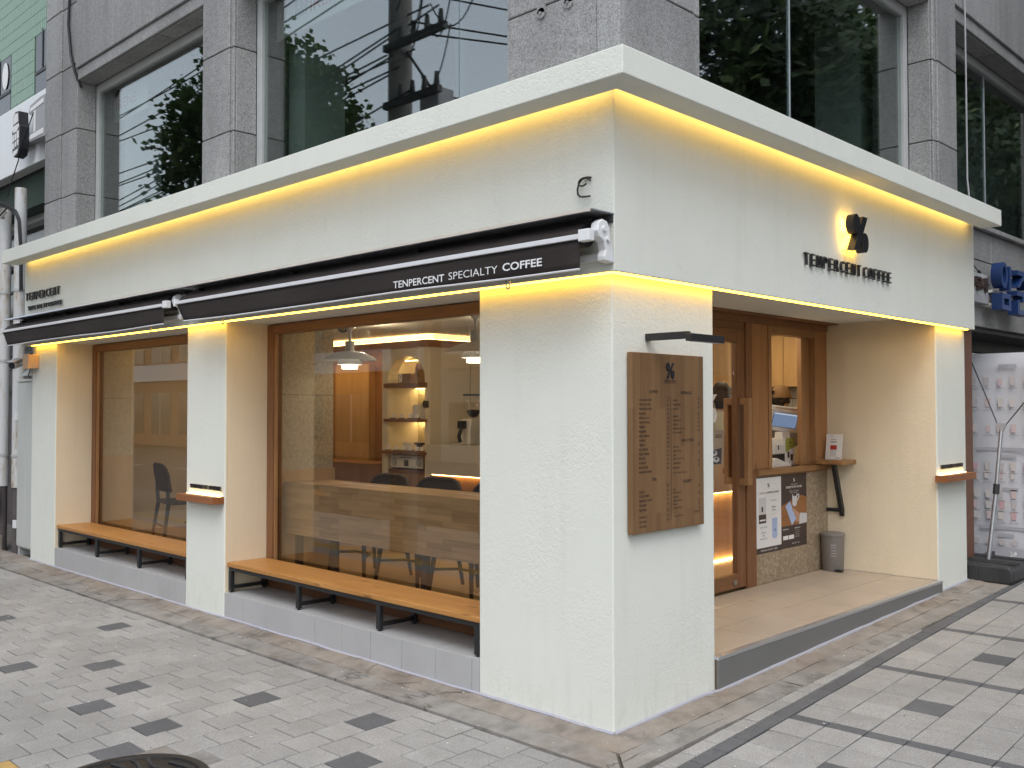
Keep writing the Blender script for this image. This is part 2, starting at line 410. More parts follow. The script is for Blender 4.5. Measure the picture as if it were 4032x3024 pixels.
m_ceiling = plain('ceiling_white', (.70, .67, .60), .9, 0, .03, 3)
m_int_floor = wood('interior_floor', (.38, .27, .15), (.28, .19, .10), 'x', .4, .45)
m_bar_front = plain('bar_front_grey', (.52, .49, .44), .5, 0, .05, 3)
m_white_tile = plain('white_wall_tile', (.62, .62, .60), .25, 0, .04, 3)
m_salon = plain('salon_wall', (.17, .175, .18), .9, 0, .1, 2)
m_salon_lt = plain('salon_column', (.42, .43, .42), .85, 0, .06, 2)
m_salon_dk = plain('salon_ceiling', (.05, .052, .055), .9, 0, .1, 2)
m_blind = plain('roller_blind', (.60, .62, .61), .8, 0, .04, 3)
m_glass_up = glass('salon_glass', 2.6, (.80, .87, .85))
m_glass_low = glass('cafe_glass', 1.68, (.87, .86, .83))
m_glass_clear = glass('clear_glass', 1.45)
LEDC = (1.0, .60, .14)
m_led_top = emis('cornice_led', LEDC, 5.0)
m_led_low = emis('fascia_led', (1.0, .54, .045), 8.0)
m_led_small = emis('shelf_led', (1.0, .70, .30), 7.0)
m_led_logo = emis('emblem_led', (1.0, .56, .06), 20.0)
m_led_int = emis('cove_led', (1.0, .62, .24), 14.0)
m_led_staff = emis('staff_strip', (1.0, .74, .42), 4.0)
m_led_niche = emis('niche_led', (1.0, .70, .26), 16.0)
m_downlight = emis('downlight', (1.0, .80, .50), 60.0)
m_pendant_glow = emis('pendant_bulb', (1.0, .86, .62), 7.0)
m_letter = plain('letter_black', (.020, .021, .026), .4)
m_ink = plain('menu_ink', (.030, .020, .014), .7)
m_print_white = plain('print_white', (.80, .80, .80), .6)
m_print_grey = plain('print_grey', (.36, .36, .38), .6)
m_print_ltgrey = plain('print_light_grey', (.62, .62, .64), .6)
m_print_brown = plain('print_brown', (.055, .036, .032), .55)
m_print_blue = plain('print_blue', (.42, .52, .78), .5)
m_print_orange = wood('print_table', (.36, .17, .06), (.26, .11, .035), 'y', .7, .6)
m_skin = plain('skin', (.52, .30, .20), .55, 0, .06, 20)
m_print_green = plain('print_green', (.34, .36, .07), .55)
m_red = plain('red_print', (.45, .03, .02), .5)
m_blue = plain('sign_blue', (.010, .032, .115), .35, 0, .08, 6)
m_blue_lt = plain('sign_blue_face', (.028, .062, .20), .4, 0, .08, 6)
m_green_tile = plain('green_tile', (.165, .285, .19), .3, 0, .12, 3)
m_green_joint = plain('green_joint', (.035, .06, .045), .8)
m_signwhite = plain('signboard_white', (.78, .80, .82), .4, 0, .05, 1.5)
m_darkglass = plain('dark_glazing', (.02, .024, .028), .08, 0, .1, 3, .8)
m_rattan = None
def rattan():
    t = NT('rattan'); p = t.pos(); w1 = t.n('TexWave', wave_type='BANDS', bands_direction='X'); w1.inputs['Scale'].default_value = 22; t.l(p, w1.inputs[0])
    w2 = t.n('TexWave', wave_type='BANDS', bands_direction='Z'); w2.inputs['Scale'].default_value = 30; t.l(p, w2.inputs[0])
    f = t.math('MULTIPLY', w1.outputs['Fac'], w2.outputs['Fac'])
    cc = t.ramp(f, [(.1, (.03, .018, .012)), (.6, (.16, .095, .065))]); return t.bsdf(cc, .6, f, .5, .01)
m_rattan = rattan()
m_darkwood = plain('dark_chair_frame', (.022, .018, .016), .5, 0, .15, 9)
m_leaf = None
def leaf():
    t = NT('leaf'); p = t.pos(); a = t.noise(p, 2.2, 3)
    cc = t.ramp(a, [(.3, (.04, .075, .024)), (.55, (.075, .12, .04)), (.75, (.12, .15, .055))])
    b = t.n('BsdfPrincipled'); t.l(cc, b.inputs['Base Color']); b.inputs['Roughness'].default_value = .5
    tl = t.n('BsdfTranslucent'); t.l(cc, tl.inputs[0]); mx = t.n('MixShader'); mx.inputs[0].default_value = .3
    t.l(b.outputs[0], mx.inputs[1]); t.l(tl.outputs[0], mx.inputs[2]); t.l(mx.outputs[0], t.out.inputs[0]); return t.m
m_leaf = leaf()
m_bark = plain('bark', (.10, .075, .055), .9, 0, .3, 12, .3, .5)
m_polec = plain('pole_concrete', (.22, .215, .205), .85, 0, .12, 6)
m_rubber = plain('cable_black', (.012, .012, .013), .5)
m_manhole = plain('cast_iron', (.045, .042, .040), .5, .6, .25, 14)
def slope(y): return .028*max(-5.0, min(7.0, y))

# ------------------------------------------------------------------ the ground and pavement
_g = MB()
ys = [-300, -5, 7, 300]
for a, b in zip(ys, ys[1:]):
    _g.quad((-300, a, slope(a)-.13), (300, a, slope(a)-.13), (300, b, slope(b)-.13), (-300, b, slope(b)-.13))
ground = _g.build('road', m_asphalt); tag(ground, 'dark asphalt road beyond the pavement', None, None, 'structure')
_b = MB()
_b.prism([(-40, -5.0), (4.6, -5.0), (4.6, 40), (-40, 40)], 'z', -.4, -.02)
def pave_sheet(x0, x1, y0, y1, dz):
    m = MB(); n = max(1, int((y1-y0)/1.0))
    for i in range(n):
        a = y0+(y1-y0)*i/n; b = y0+(y1-y0)*(i+1)/n
        m.quad((x0, a, slope(a)+dz), (x1, a, slope(a)+dz), (x1, b, slope(b)+dz), (x0, b, slope(b)+dz))
    return m
bed = pave_sheet(-30, 4.4, -5.0, 30, -.012)
bed.quad((-30, -5.0, slope(-5)-.012), (4.4, -5.0, slope(-5)-.012), (4.4, -5.0, -.3), (-30, -5.0, -.3))
bed.quad((4.4, -5.0, slope(-5)-.012), (4.4, 30, slope(30)-.012), (4.4, 30, -.3), (4.4, -5.0, -.3))
pavement = bed.build('pavement', m_grout); tag(pavement, 'light granite block pavement in staggered rows before the window front', None, None, 'structure')
pavement_side = MB().quad((.36, -5, slope(-5)-.0115), (.37, -5, slope(-5)-.0115), (.37, -4.9, slope(-4.9)-.0115), (.36, -4.9, slope(-4.9)-.0115)).build('pavement', m_grout)
tag(pavement_side, 'granite block pavement with dark bands before the entrance', None, None, 'structure')

_C = Vector((3.0241, -3.825, 1.65))
def in_view(p):
    d = Vector(p)-_C; z = d.dot(_fw)
    if z < .3: return None
    X = d.dot(_r)/z*3774.7/2016; Y = d.dot(_u)/z*3774.7/1512
    return z if (abs(X) < 1.06 and abs(Y) < 1.06) else None
def paver_mesh(name, w, l, m, h=.05):
    b = MB(); c = .004; g = .0034; w -= 2*g; l -= 2*g
    lo = [(-w/2, -l/2), (w/2, -l/2), (w/2, l/2), (-w/2, l/2)]; hi = [(-w/2+c, -l/2+c), (w/2-c, -l/2+c), (w/2-c, l/2-c), (-w/2+c, l/2-c)]
    v = [(x, y, -h) for x, y in lo] + [(x, y, -c*.7) for x, y in lo] + [(x, y, 0) for x, y in hi]
    f = [(8, 9, 10, 11)] + [(i, (i+1) % 4, 4+(i+1) % 4, 4+i) for i in range(4)] + [(4+i, 4+(i+1) % 4, 8+(i+1) % 4, 8+i) for i in range(4)]
    me = bpy.data.meshes.new(name); me.from_pydata(v, [], f); me.materials.append(m); me.update(); return me
pav_meshes = {}
def pm(w, l, m):
    k = (round(w, 3), round(l, 3), m.name)
    if k not in pav_meshes: pav_meshes[k] = paver_mesh('paver', w, l, m)
    return pav_meshes[k]
def lay(parent, pieces, rest_name):
    """pieces: (x, y, rotz, w, l, material); the 300 that show largest are objects, the others one mesh"""
    vis = []; rest = []
    for p in pieces:
        z = in_view((p[0], p[1], slope(p[1])))
        (vis if z else rest).append((z or 99, p))
    vis.sort(key=lambda q: q[0])
    rest += vis[298:]; vis = vis[:298]
    for z, (x, y, rz, w, l, m) in vis:
        o = bpy.data.objects.new('paver', pm(w, l, m)); col.objects.link(o); o.parent = parent
        o.location = (x, y, slope(y)+rnd.uniform(-.0016, .0016)); o.rotation_euler = (.028+rnd.uniform(-.006, .006), rnd.uniform(-.006, .006), rz+rnd.uniform(-.006, .006))
    mats = []; b = MB()
    for z, (x, y, rz, w, l, m) in rest:
        if m not in mats: mats.append(m)
        me = pm(w, l, m); c, s = math.cos(rz), math.sin(rz); dz = rnd.uniform(-.002, .002)
        b.add([(x+v.co.x*c-v.co.y*s, y+v.co.x*s+v.co.y*c, slope(y+v.co.x*s+v.co.y*c)+v.co.z+dz) for v in me.vertices], [tuple(p.vertices) for p in me.polygons], mats.index(m))
    o = b.build(rest_name, mats, parent); tag(o, kind='stuff')
darkset = {(-1.73, -1.7), (-1.93, -1.4), (-1.93, -.8), (-2.73, -1.2), (-3.33, -1.1), (-1.13, -.6), (-.73, -1.0), (-4.33, -.65), (-2.53, -1.55), (-3.73, -1.62), (-5.33, -1.15), (-4.93, -1.6)}
pieces = []
for k in range(-6, 60):
    cx = -.73-.2*k
    if cx > .3: continue
    st = k % 2 == 1
    if st: pieces.append((cx, -.41, 0, .2, .095, m_paver))      # cut piece against the kerb
    n = 0
    while True:
        yc = -(.56 if st else .46) - .2*n
        if yc < -4.95: break
        dk = any(abs(cx-a) < .05 and abs(yc-b) < .1 for a, b in darkset)
        mat = m_paver_dk if dk else m_paver
        if -2.53 < yc < -2.17: mat = m_paver_y
        if math.hypot(cx+1.293, yc+1.916) > .40: pieces.append((cx, yc, 0, .2, .2, mat))
        n += 1
lay(pavement, pieces, 'paver_field')
pieces = []
RA = .033; RO = (.45, 0.0)
def rl(u, v): return (RO[0]+u*math.cos(RA)-v*math.sin(RA), RO[1]+u*math.sin(RA)+v*math.cos(RA))
for j in range(-25, 60):
    v = .1+.2*j
    x, y = rl(.042, v); pieces.append((x, y, RA, .085, .2, m_paver_dk))
    x, y = rl(-.05, v+.07); pieces.append((x, y, RA, .09, .2, m_paver))
for blk in range(-4, 8):
    vb = .82+1.165*blk
    for i in range(0, 18):
        u = .088+.2*i+.1
        x, y = rl(u, vb+.04)
        pieces.append((x, y, RA, .2, .08, m_paver_dk))
        for rr in range(5):
            h = (1.165-.082)/5
            x, y = rl(u, vb+.082+h*(rr+.5))
            pieces.append((x, y, RA, .2, h, m_paver_dk if (i % 6 == 2 and rr == 2) else m_paver))
lay(pavement_side, [p for p in pieces if p[0] > .3], 'paver_field')

def path_pt(d, s):
    """left run s<0 is x=s at the facade, right run s>0 is y=s; d = distance outwards"""
    if s < 0: return (s+max(0, d)*(1 if s > -.02 else 0), -d)
    return (d, s)
def apron(d0, d1, s0, s1, zt, amp, nd=5, step=.09, thick=.12, cracks=0):
    m = MB(); rr = random.Random(int(1000*(d0+3*s0+9*d1+100)))
    rows = []
    n = max(2, int((s1-s0)/step)); S = [s0+(s1-s0)*i/n for i in range(n+1)]
    for s in S:
        row = []
        for k in range(nd+1):
            d = d0+(d1-d0)*k/nd
            if s < 0: x, y = s+d*max(0, 1+s/1.0) if s > -1 else s, -d
            else: x, y = d, s-d*max(0, 1-s/1.0)
            row.append((x, y, slope(y)+zt(k/nd)+rr.uniform(-amp, amp)))
        rows.append(row)
    vs = [p for r in rows for p in r]; w = nd+1
    fs = [(i*w+k, i*w+k+1, (i+1)*w+k+1, (i+1)*w+k) for i in range(n) for k in range(nd)]
    b = len(vs); vs += [(p[0], p[1], p[2]-thick) for r in rows for p in (r[0], r[-1])]
    for i in range(n):
        fs.append((i*w, (i+1)*w, b+2*(i+1), b+2*i)); fs.append((i*w+nd, (i+1)*w+nd, b+2*(i+1)+1, b+2*i+1))
    m.add(vs, fs); return m
ap = apron(-.03, .165, -12, 0, lambda k: .020-.014*k*k, .0045); ap2 = apron(-.03, .165, 0, 6.2, lambda k: .020-.014*k*k, .0045)
ap.add(ap2.v, ap2.f)
apron_o = ap.build('path', m_conc, smooth=True); tag(apron_o, 'cracked brown concrete strip along the foot of the building', None, None, 'structure')
for s0, s1 in [(-12, -9.6), (-9.58, -7.2), (-7.19, -5.0), (-4.99, -3.4), (-3.39, -1.9), (-1.89, -.02)]:
    apron(.17, .343, s0, s1, lambda k: .006-.003*k, .002, 3, .12).build('curb_stone', m_curb, apron_o, smooth=True)
for s0, s1 in [(.0, 1.35), (1.36, 2.9), (2.91, 4.4), (4.41, 6.2)]:
    apron(.17, .325, s0, s1, lambda k: .006-.003*k, .002, 3, .12).build('curb_stone', m_curb, apron_o, smooth=True)

# ------------------------------------------------------------------ the cafe shell
cafe = thing('cafe_building', 'corner coffee shop with white stucco piers, lit cornice and recessed entrance', 'building', (0, 0, 0))
def Lpoly(d0, d1, xl, yr): return [(xl, -d1), (d1, -d1), (d1, yr), (d0, yr), (d0, -d0), (xl, -d0)]
XL = -8.08
ZT = 2.335
p = MB().box(-.974, 0, 0, .93, -.1, 2.45).build('pier', m_stucco, cafe, bevel=.007)
tag(p, 'wide corner pier carrying the menu board')
MB().box(-4.4957, -3.867, 0, .45, -.1, 2.45).build('pier', m_stucco, cafe, bevel=.007)
MB().box(-8.03, -7.3514, 0, .45, -.1, 2.45).build('pier', m_stucco, cafe, bevel=.007)
MB().box(-1.0, 0, 4.2924, 4.9468, 0, 2.45).build('pier', m_stucco, cafe, bevel=.007)
f = MB().prism(Lpoly(-.025, .07, XL, 5.0), 'z', ZT, 3.31).build('fascia', m_stucco_v, cafe, bevel=.004)
# inner cheeks of the openings, warm LED light put into their cream colour
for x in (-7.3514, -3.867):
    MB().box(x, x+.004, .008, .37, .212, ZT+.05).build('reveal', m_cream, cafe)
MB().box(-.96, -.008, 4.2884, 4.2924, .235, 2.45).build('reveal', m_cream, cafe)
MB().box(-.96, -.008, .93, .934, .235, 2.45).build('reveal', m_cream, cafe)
# soffits of the openings
for a, b in ((-7.3514, -4.4957), (-3.867, -.974)):
    MB().box(a, b, .027, .5, ZT+.002, 2.5).build('soffit', m_stucco_v, cafe)
MB().box(-.955, -.027, .93, 4.2924, 2.40, 2.5).build('soffit', m_stucco_v, cafe)
MB().box(-.955, -.84, .93, 4.288, 2.388, 2.3985).build('soffit_board', m_wood_y, cafe)
# cornice with its slot and the light hidden in it
co = MB().prism(Lpoly(.153, .316, -8.05, 4.95), 'z', 3.205, 3.3425)
co.prism(Lpoly(-.30, .1528, -8.05, 4.95), 'z', 3.3115, 3.3405)
co.build('cornice', m_stucco, cafe, bevel=.005)
l1 = MB()
for i in range(20):
    a = -7.98+i*(8.06/20); l1.box(a, a+8.06/20-.004, -.147, -.112, 3.290, 3.300)
for i in range(13):
    a = -.10+i*(4.93/13); l1.box(.112, .147, a, a+4.93/13-.004, 3.290, 3.300)
l1.build('cornice_light_strip', m_led_top, cafe)
l2 = MB()
for i in range(20):
    a = -7.92+i*(7.96/20); l2.box(a, a+7.96/20, -.052, -.024, ZT-.007, ZT-.001)
for i in range(13):
    a = -.05+i*(4.94/13); l2.box(.024, .052, a, a+4.94/13, ZT-.007, ZT-.001)
l2.build('fascia_light_strip', m_led_low, cafe)
# tiled plinth under the windows: each tile a piece
me_core = [(-7.3514, -4.4957), (-3.867, -.974)]
for a, b in me_core: MB().box(a, b, .012, .5, -.15, .2).build('plinth', m_tile_grout, cafe)
plinths = [o for o in cafe.children if o.name.startswith('plinth')]
jl = [[-7.349, -7.186, -6.879, -6.565, -6.256, -5.949, -5.636, -5.323, -5.010, -4.698, -4.497], [-3.865, -3.572, -3.259, -2.943, -2.626, -2.312, -1.997, -1.679, -1.36, -1.041, -.976]]
for pl, js in zip(plinths, jl):
    for a, b in zip(js, js[1:]):
        MB().box(a+.002, b-.002, .001+rnd.uniform(0, .002), .0115, -.12, .2115).build('tile', m_tile, pl, bevel=.0012, seg=1)
        MB().box(a+.002, b-.002, .0127, .39, .2, .2105+rnd.uniform(0, .001)).build('tile', m_tile, pl, bevel=.001, seg=1)
# caulk bead at the foot
cb = MB()
pts = [(-8.03+i*.2, -.006+rnd.uniform(-.004, .004), .018+rnd.uniform(-.003, .004)) for i in range(41)]
pts[-1] = (.006, -.008, .018)
cb.tube(pts, .0115, 6)
pts = [(.008, .0+i*.2, slope(i*.2)+.018+rnd.uniform(-.003, .004)) for i in range(5)] + [(.030, .93+i*.2, slope(.93+i*.2)+.018+rnd.uniform(-.003, .004)) for i in range(17)] + [(.008, 4.33+i*.1, slope(4.33+i*.1)+.018) for i in range(7)]
cb.tube(pts, .0115, 6)
cb.build('caulk_bead', m_caulk, cafe, smooth=True)

# shop windows with wooden frames
def shop_window(x0, x1, lab):
    w = MB().box(x0+.004, x0+.095, .37, .455, .2125, 2.33).build('window', m_wood, cafe, bevel=.003)
    MB().box(x0+.095, x1-.06, .37, .455, 2.255, 2.33).build('head_rail', m_wood_x, w, bevel=.003)
    MB().box(x0+.095, x1-.06, .37, .455, .2125, .31).build('bottom_rail', m_wood_x, w, bevel=.003)
    MB().box(x1-.06, x1-.002, .37, .455, .2125, 2.33).build('jamb', m_wood, w, bevel=.003)
    MB().box(x0+.0955, x0+.115, .382, .405, .31, 2.255).build('stop', m_oak_z, w)
    MB().box(x0+.0955, x1-.0605, .412, .420, .3105, 2.2545).build('pane', m_glass_low, w)
    return w
shop_window(-7.3514, -4.4957, ''); shop_window(-3.867, -.974, '')

# entrance: platform, step, tiled floor
MB().box(-.96, .012, .932, 4.289, -.05, .222).build('platform', m_floor_grout, cafe)
plat = cafe.children[-1]
MB().box(.0135, .027, .926, 4.30, -.02, .213).build('step_face', m_step, plat)
MB().box(-.012, .029, .926, 4.30, .2135, .2335).build('step_nosing', m_alu, plat, bevel=.003)
tx = [-.958, -.69, -.375, -.0135]
for a, b, ofs in [(tx[0], tx[1], .0), (tx[1], tx[2], .31), (tx[2], tx[3], .0)]:
    y = .934-.62+ofs
    while y < 4.287:
        y0, y1 = max(.934, y+.003), min(4.286, y+.62-.003)
        if y1-y0 > .02: MB().box(a+.003, b-.003, y0, y1, .222, .2313).build('tile', m_floor_tile, plat, bevel=.001, seg=1)
        y += .62

# entrance wall in wood, glass and terrazzo
EX = -.96
dr = MB().box(EX-.05, EX, 1.98, 2.075, .25, 2.27).box(EX-.05, EX, 2.775, 2.895, .25, 2.27).build('door', m_wood, cafe, bevel=.003)
MB().box(EX-.05, EX-.001, 2.075, 2.775, 2.165, 2.27).build('top_rail', m_wood_y, dr, bevel=.002)
MB().box(EX-.05, EX-.001, 2.075, 2.775, .25, .36).build('bottom_rail', m_wood_y, dr, bevel=.002)
MB().box(EX-.03, EX-.022, 2.0755, 2.7745, .3605, 2.1645).build('pane', m_glass_clear, dr)
for sgn, x0 in ((1, EX), (-1, EX-.05)):
    h = MB(); x1 = x0+sgn*.085
    h.box(x0, x1, 2.795, 2.86, 1.675, 1.73).box(x0, x1, 2.795, 2.86, 1.05, 1.105).box(x0+sgn*.045, x1, 2.795, 2.86, 1.105, 1.675)
    h.build('handle', m_oak_z, dr, bevel=.004)
MB().cyl((EX, 2.72, .30), (EX+.012, 2.72, .30), .021, n=20).build('lock', m_steel, dr, smooth=True)
# logo on the door glass: slash and bean
def ell(c, ry, rz, n=20, a0=0, a1=2*math.pi): return [(c[0]+ry*math.cos(a0+(a1-a0)*i/n), c[1]+rz*math.sin(a0+(a1-a0)*i/n)) for i in range(n+(a1-a0 < 6.2))]
def bean_half(c, ry, rz, side, gap=.008, amp=.18, tilt=0.0):
    """half of a coffee bean: the ellipse cut by an S-shaped crease"""
    n = 14; out = []
    for i in range(n+1):
        t = -math.pi/2+math.pi*i/n; out.append((side*ry*math.cos(t), rz*math.sin(t)))
    for i in range(n, -1, -1):
        z = -1+2*i/n; out.append((side*gap+ry*amp*math.sin(z*math.pi), rz*z*.985))
    ct, s_ = math.cos(tilt), math.sin(tilt)
    return [(c[0]+a*ct-b*s_, c[1]+a*s_+b*ct) for a, b in out]
lg = MB()
for side in (-1, 1): lg.prism(bean_half((2.472, 1.597), .047, .056, side, .004), 'x', EX-.0215, EX-.019)
for side in (-1, 1): lg.prism(bean_half((2.30, 1.71), .047, .056, side, .004), 'x', EX-.0215, EX-.019)
lg.prism([(2.255, 1.548), (2.300, 1.548), (2.52, 1.755), (2.475, 1.755)], 'x', EX-.0215, EX-.019)
lg.build('decal', m_print_white, dr)
en = MB().box(EX-.06, EX+.012, 2.897, 3.04, .2318, 1.1535).build('door_jamb', m_wood, cafe, bevel=.003)
MB().box(EX-.06, EX+.010, 2.897, 2.995, 1.154, 2.33).build('door_jamb', m_wood, cafe, bevel=.003)
MB().box(EX-.06, EX+.010, 1.90, 1.978, .2318, 2.33).build('door_jamb', m_wood, cafe, bevel=.003)
MB().box(EX-.06, EX, .934, 1.8995, .2318, 2.395).build('side_panel', m_knotty, cafe)
MB().box(EX-.06, EX-.004, 1.9785, 2.8965, 2.272, 2.33).build('door_head', m_wood_y, cafe, bevel=.002)
MB().box(EX-.06, EX+.016, 1.90, 4.288, 2.3305, 2.3875).build('header_beam', m_wood_y, cafe, bevel=.003)
MB().box(EX-.06, EX+.004, 2.9955, 3.25, 1.155, 2.33).build('post_board', m_knotty, cafe, bevel=.002)
MB().box(EX-.06, EX+.004, 4.095, 4.288, 1.155, 2.33).build('post_board', m_knotty, cafe, bevel=.002)
sw = MB().box(EX-.08, EX+.012, 3.2505, 3.298, 1.157, 2.33).build('service_window', m_oak_z, cafe, bevel=.003)
MB().box(EX-.08, EX+.012, 4.05, 4.0945, 1.157, 2.33).build('jamb', m_oak_z, sw, bevel=.003)
MB().box(EX-.08, EX+.010, 3.298, 4.05, 2.265, 2.33).build('head_rail', m_oak_y, sw, bevel=.003)
MB().box(EX-.075, EX-.03, 3.885, 3.945, 1.157, 2.265).build('sash_stile', m_oak_z, sw, bevel=.003)
MB().box(EX-.055, EX-.045, 3.945, 4.05, 1.157, 2.265).build('sash_panel', m_oak_z, sw)
MB().box(EX-.30, EX+.035, 3.0405, 4.2885, 1.110, 1.1545).build('sill', m_oak_y, cafe, bevel=.004)
MB().box(EX-.05, EX+.006, 3.0405, 4.2885, 1.095, 1.1095).build('sill_batten', m_oak_y, cafe)
MB().box(EX-.05, EX, 3.0405, 4.2885, .2318, 1.0945).build('terrazzo_panel', m_terrazzo, cafe)

# ------------------------------------------------------------------ the granite building above and behind
GY, GX = .13, -.04
gran = thing('granite_building', 'grey granite clad building with large windows rising above the coffee shop', 'building', (-4, 4, 0))
ZJ = [2.55, 3.235, 3.92, 4.612, 5.30, 5.965, 6.65, 7.35, 8.05, 8.75]
core = MB()
# column cores behind the cladding (left front)
for a, b in ((-8.10, -7.27), (-4.52, -4.02), (-.86, GX-.03)):
    core.box(a+.03, b-.03, GY+.03, GY+.55, 2.46, 9.0)
core.box(-8.07, GX-.04, GY+.034, GY+.55, 5.14, 8.99)
for a, b in ((GY+.6, .86), (4.46, 4.93), (8.45, 9.0)):
    core.box(GX-.55, GX-.03, a, b, 2.46, 9.0)
core.box(GX-.55, GX-.034, GY+.56, 9.0, 5.14, 8.98)
core.box(GX-.55, GX-.034, 4.97, 9.0, 2.40, 3.30)
core.box(GX-.75, GX-.2, 4.951, 4.97, -.1, 2.40)
core.build('wall', m_granite_dk, gran)
J = .004
def gpanel(*b, bevel=.005, m=None): return MB().box(*b).build('panel', m or m_granite, gran, bevel=bevel, seg=1)
for z0, z1 in zip(ZJ, ZJ[1:]):
    a, b = z0+J, z1-J
    gpanel(-8.10, -7.652, GY, GY+.034, a, b); gpanel(-7.644, -7.29, GY+.012, GY+.034, a, b)
    gpanel(-8.10, -8.068, GY+.035, GY+.5, a, b)
    gpanel(-7.289, -7.269, GY+.02, GY+.22, a, b)
    gpanel(-4.52, -4.075, GY, GY+.034, a, b); gpanel(-4.067, -4.02, GY+.012, GY+.034, a, b)
    gpanel(-4.05, -4.018, GY+.035, GY+.22, a, b)
    gpanel(-.86, -.20, GY, GY+.034, a, b); gpanel(-.192, GX, GY-.012, GY+.034, a, b); gpanel(-.888, -.862, GY+.01, GY+.2, a, b)
    gpanel(GX-.034, GX, GY+.0345, .82, a, b); gpanel(GX-.034, GX-.008, .828, .885, a, b)
    gpanel(GX-.22, GX-.0345, 4.43, 4.458, a, b); gpanel(GX-.034, GX-.014, 4.445, 4.502, a, b); gpanel(GX-.034, GX, 4.51, 4.945, a, b)
    gpanel(GX-.034, GX, 8.45, 8.95, a, b)
# spandrels over the windows
def spandrel_left(x0, x1, n):
    for i in range(n):
        a = x0+(x1-x0)*i/n; b = x0+(x1-x0)*(i+1)/n
        gpanel(a+J, b-J, GY+.003, GY+.034, 5.24, 6.64); gpanel(a+J, b-J, GY+.003, GY+.034, 6.66, 8.7)
        gpanel(a+J, b-J, GY+.05, GY+.22, 5.11, 5.138); gpanel(a+J, b-J, GY+.025, GY+.05, 5.12, 5.235)
def spandrel_right(y0, y1, n):
    for i in range(n):
        a = y0+(y1-y0)*i/n; b = y0+(y1-y0)*(i+1)/n
        gpanel(GX-.034, GX-.003, a+J, b-J, 5.24, 6.64); gpanel(GX-.034, GX-.003, a+J, b-J, 6.66, 8.7)
        gpanel(GX-.22, GX-.05, a+J, b-J, 5.11, 5.138); gpanel(GX-.05, GX-.025, a+J, b-J, 5.12, 5.235)
spandrel_left(-7.266, -4.525, 3); spandrel_left(-4.015, -.89, 3); spandrel_right(.89, 4.425, 4); spandrel_right(4.95, 8.445, 3)
# wall between ground floor and first floor right of the shop, with its projecting ledge
ye = [4.952, 5.81, 7.0, 8.2, 9.0]
for a, b in zip(ye, ye[1:]):
    gpanel(GX-.034, GX-.004, a+J, b-J, 3.012, 3.285); gpanel(GX-.034, GX-.004, a+J, b-J, 2.40, 3.004)
    gpanel(GX-.2, GX+.045, a+.002, b-.002, 3.29, 3.335)
# upper windows
def up_win_left(x0, x1, mull, blind=None):
    yf = GY+.22
    w = MB().box(x0, x0+.075, yf, yf+.06, 3.25, 5.1095).build('window', m_frame_white, gran, bevel=.004)
    MB().box(x1-.04, x1, yf, yf+.06, 3.25, 5.1095).build('jamb', m_frame_white, w, bevel=.004)
    MB().box(x0+.075, x1-.04, yf, yf+.06, 5.02, 5.109).build('head_rail', m_frame_white, w, bevel=.004)
    MB().box(x0+.075, x1-.04, yf, yf+.06, 3.25, 3.33).build('bottom_rail', m_frame_white, w, bevel=.004)
    xs = [x0+.0755]+list(mull)+[x1-.0405]
    for k, (a, b) in enumerate(zip(xs, xs[1:])):
        MB().box(a+(.003 if k else 0), b-(.003 if k < len(xs)-2 else 0), yf+.028, yf+.036, 3.3305, 5.0195).build('pane', m_glass_up, w)
    for q in mull: MB().box(q-.048, q+.048, yf+.037, yf+.075, 3.33, 5.02).build('mullion', m_charcoal, w)
    return w
up_win_left(-7.268, -4.525, []); up_win_left(-4.016, -.89, [-1.56])
def up_win_right(y0, y1, mull, z0=3.25):
    xf = GX-.22
    w = MB().box(xf-.06, xf, y1-.075, y1, z0, 5.1095).build('window', m_frame_white, gran, bevel=.004)
    MB().box(xf-.06, xf, y0, y0+.04, z0, 5.1095).build('jamb', m_frame_white, w, bevel=.004)
    MB().box(xf-.06, xf, y0+.04, y1-.075, 5.02, 5.109).build('head_rail', m_frame_white, w, bevel=.004)
    MB().box(xf-.06, xf, y0+.04, y1-.075, z0, z0+.07).build('bottom_rail', m_frame_white, w, bevel=.004)
    ys_ = [y0+.0405]+list(mull)+[y1-.0755]
    for k, (a, b) in enumerate(zip(ys_, ys_[1:])):
        MB().box(xf-.036, xf-.028, a+(.004 if k else 0), b-(.004 if k < len(ys_)-2 else 0), z0+.0705, 5.0195).build('pane', m_glass_up, w)
    for q in mull: MB().box(xf-.040, xf-.024, q-.004, q+.004, z0+.0705, 5.0195).build('joint_seal', m_alu, w)
up_win_right(.89, 4.425, [2.40]); up_win_right(4.95, 8.445, [6.42], 3.336)
# salon interior
si = MB()
si.box(-8.06, -.3, .9, 8.9, 3.10, 3.20)
si.build('upper_floor', m_salon, gran)
MB().box(-8.06, -.62, .72, 8.9, 5.16, 5.26).build('upper_ceiling', m_salon_dk, gran)
MB().box(-8.06, -7.9, .72, 8.8, 3.2, 5.16).build('upper_wall', m_salon, gran)
MB().box(-7.9, -.7, 5.5, 5.6, 3.2, 5.16).build('upper_wall', m_salon, gran)
MB().box(-.72, -.305, 8.47, 8.6, 3.2, 5.16).build('upper_wall', m_salon, gran)
MB().box(-.72, -.66, 5.6, 8.47, 3.2, 5.16).build('upper_wall', m_salon, gran)
MB().box(-7.89, -7.30, .66, 1.1, 3.2, 5.16).build('inner_column', m_salon_lt, gran)
MB().box(-4.40, -3.82, .69, 1.1, 3.2, 5.16).build('inner_column', m_salon_lt, gran)
MB().box(-1.15, -.72, 4.5, 5.0, 3.2, 5.16).build('inner_column', m_salon_lt, gran)
for y in (1.6, 3.0): MB().box(-7.8, -.9, y, y+.25, 4.95, 5.155).build('ceiling_beam', m_salon, gran)
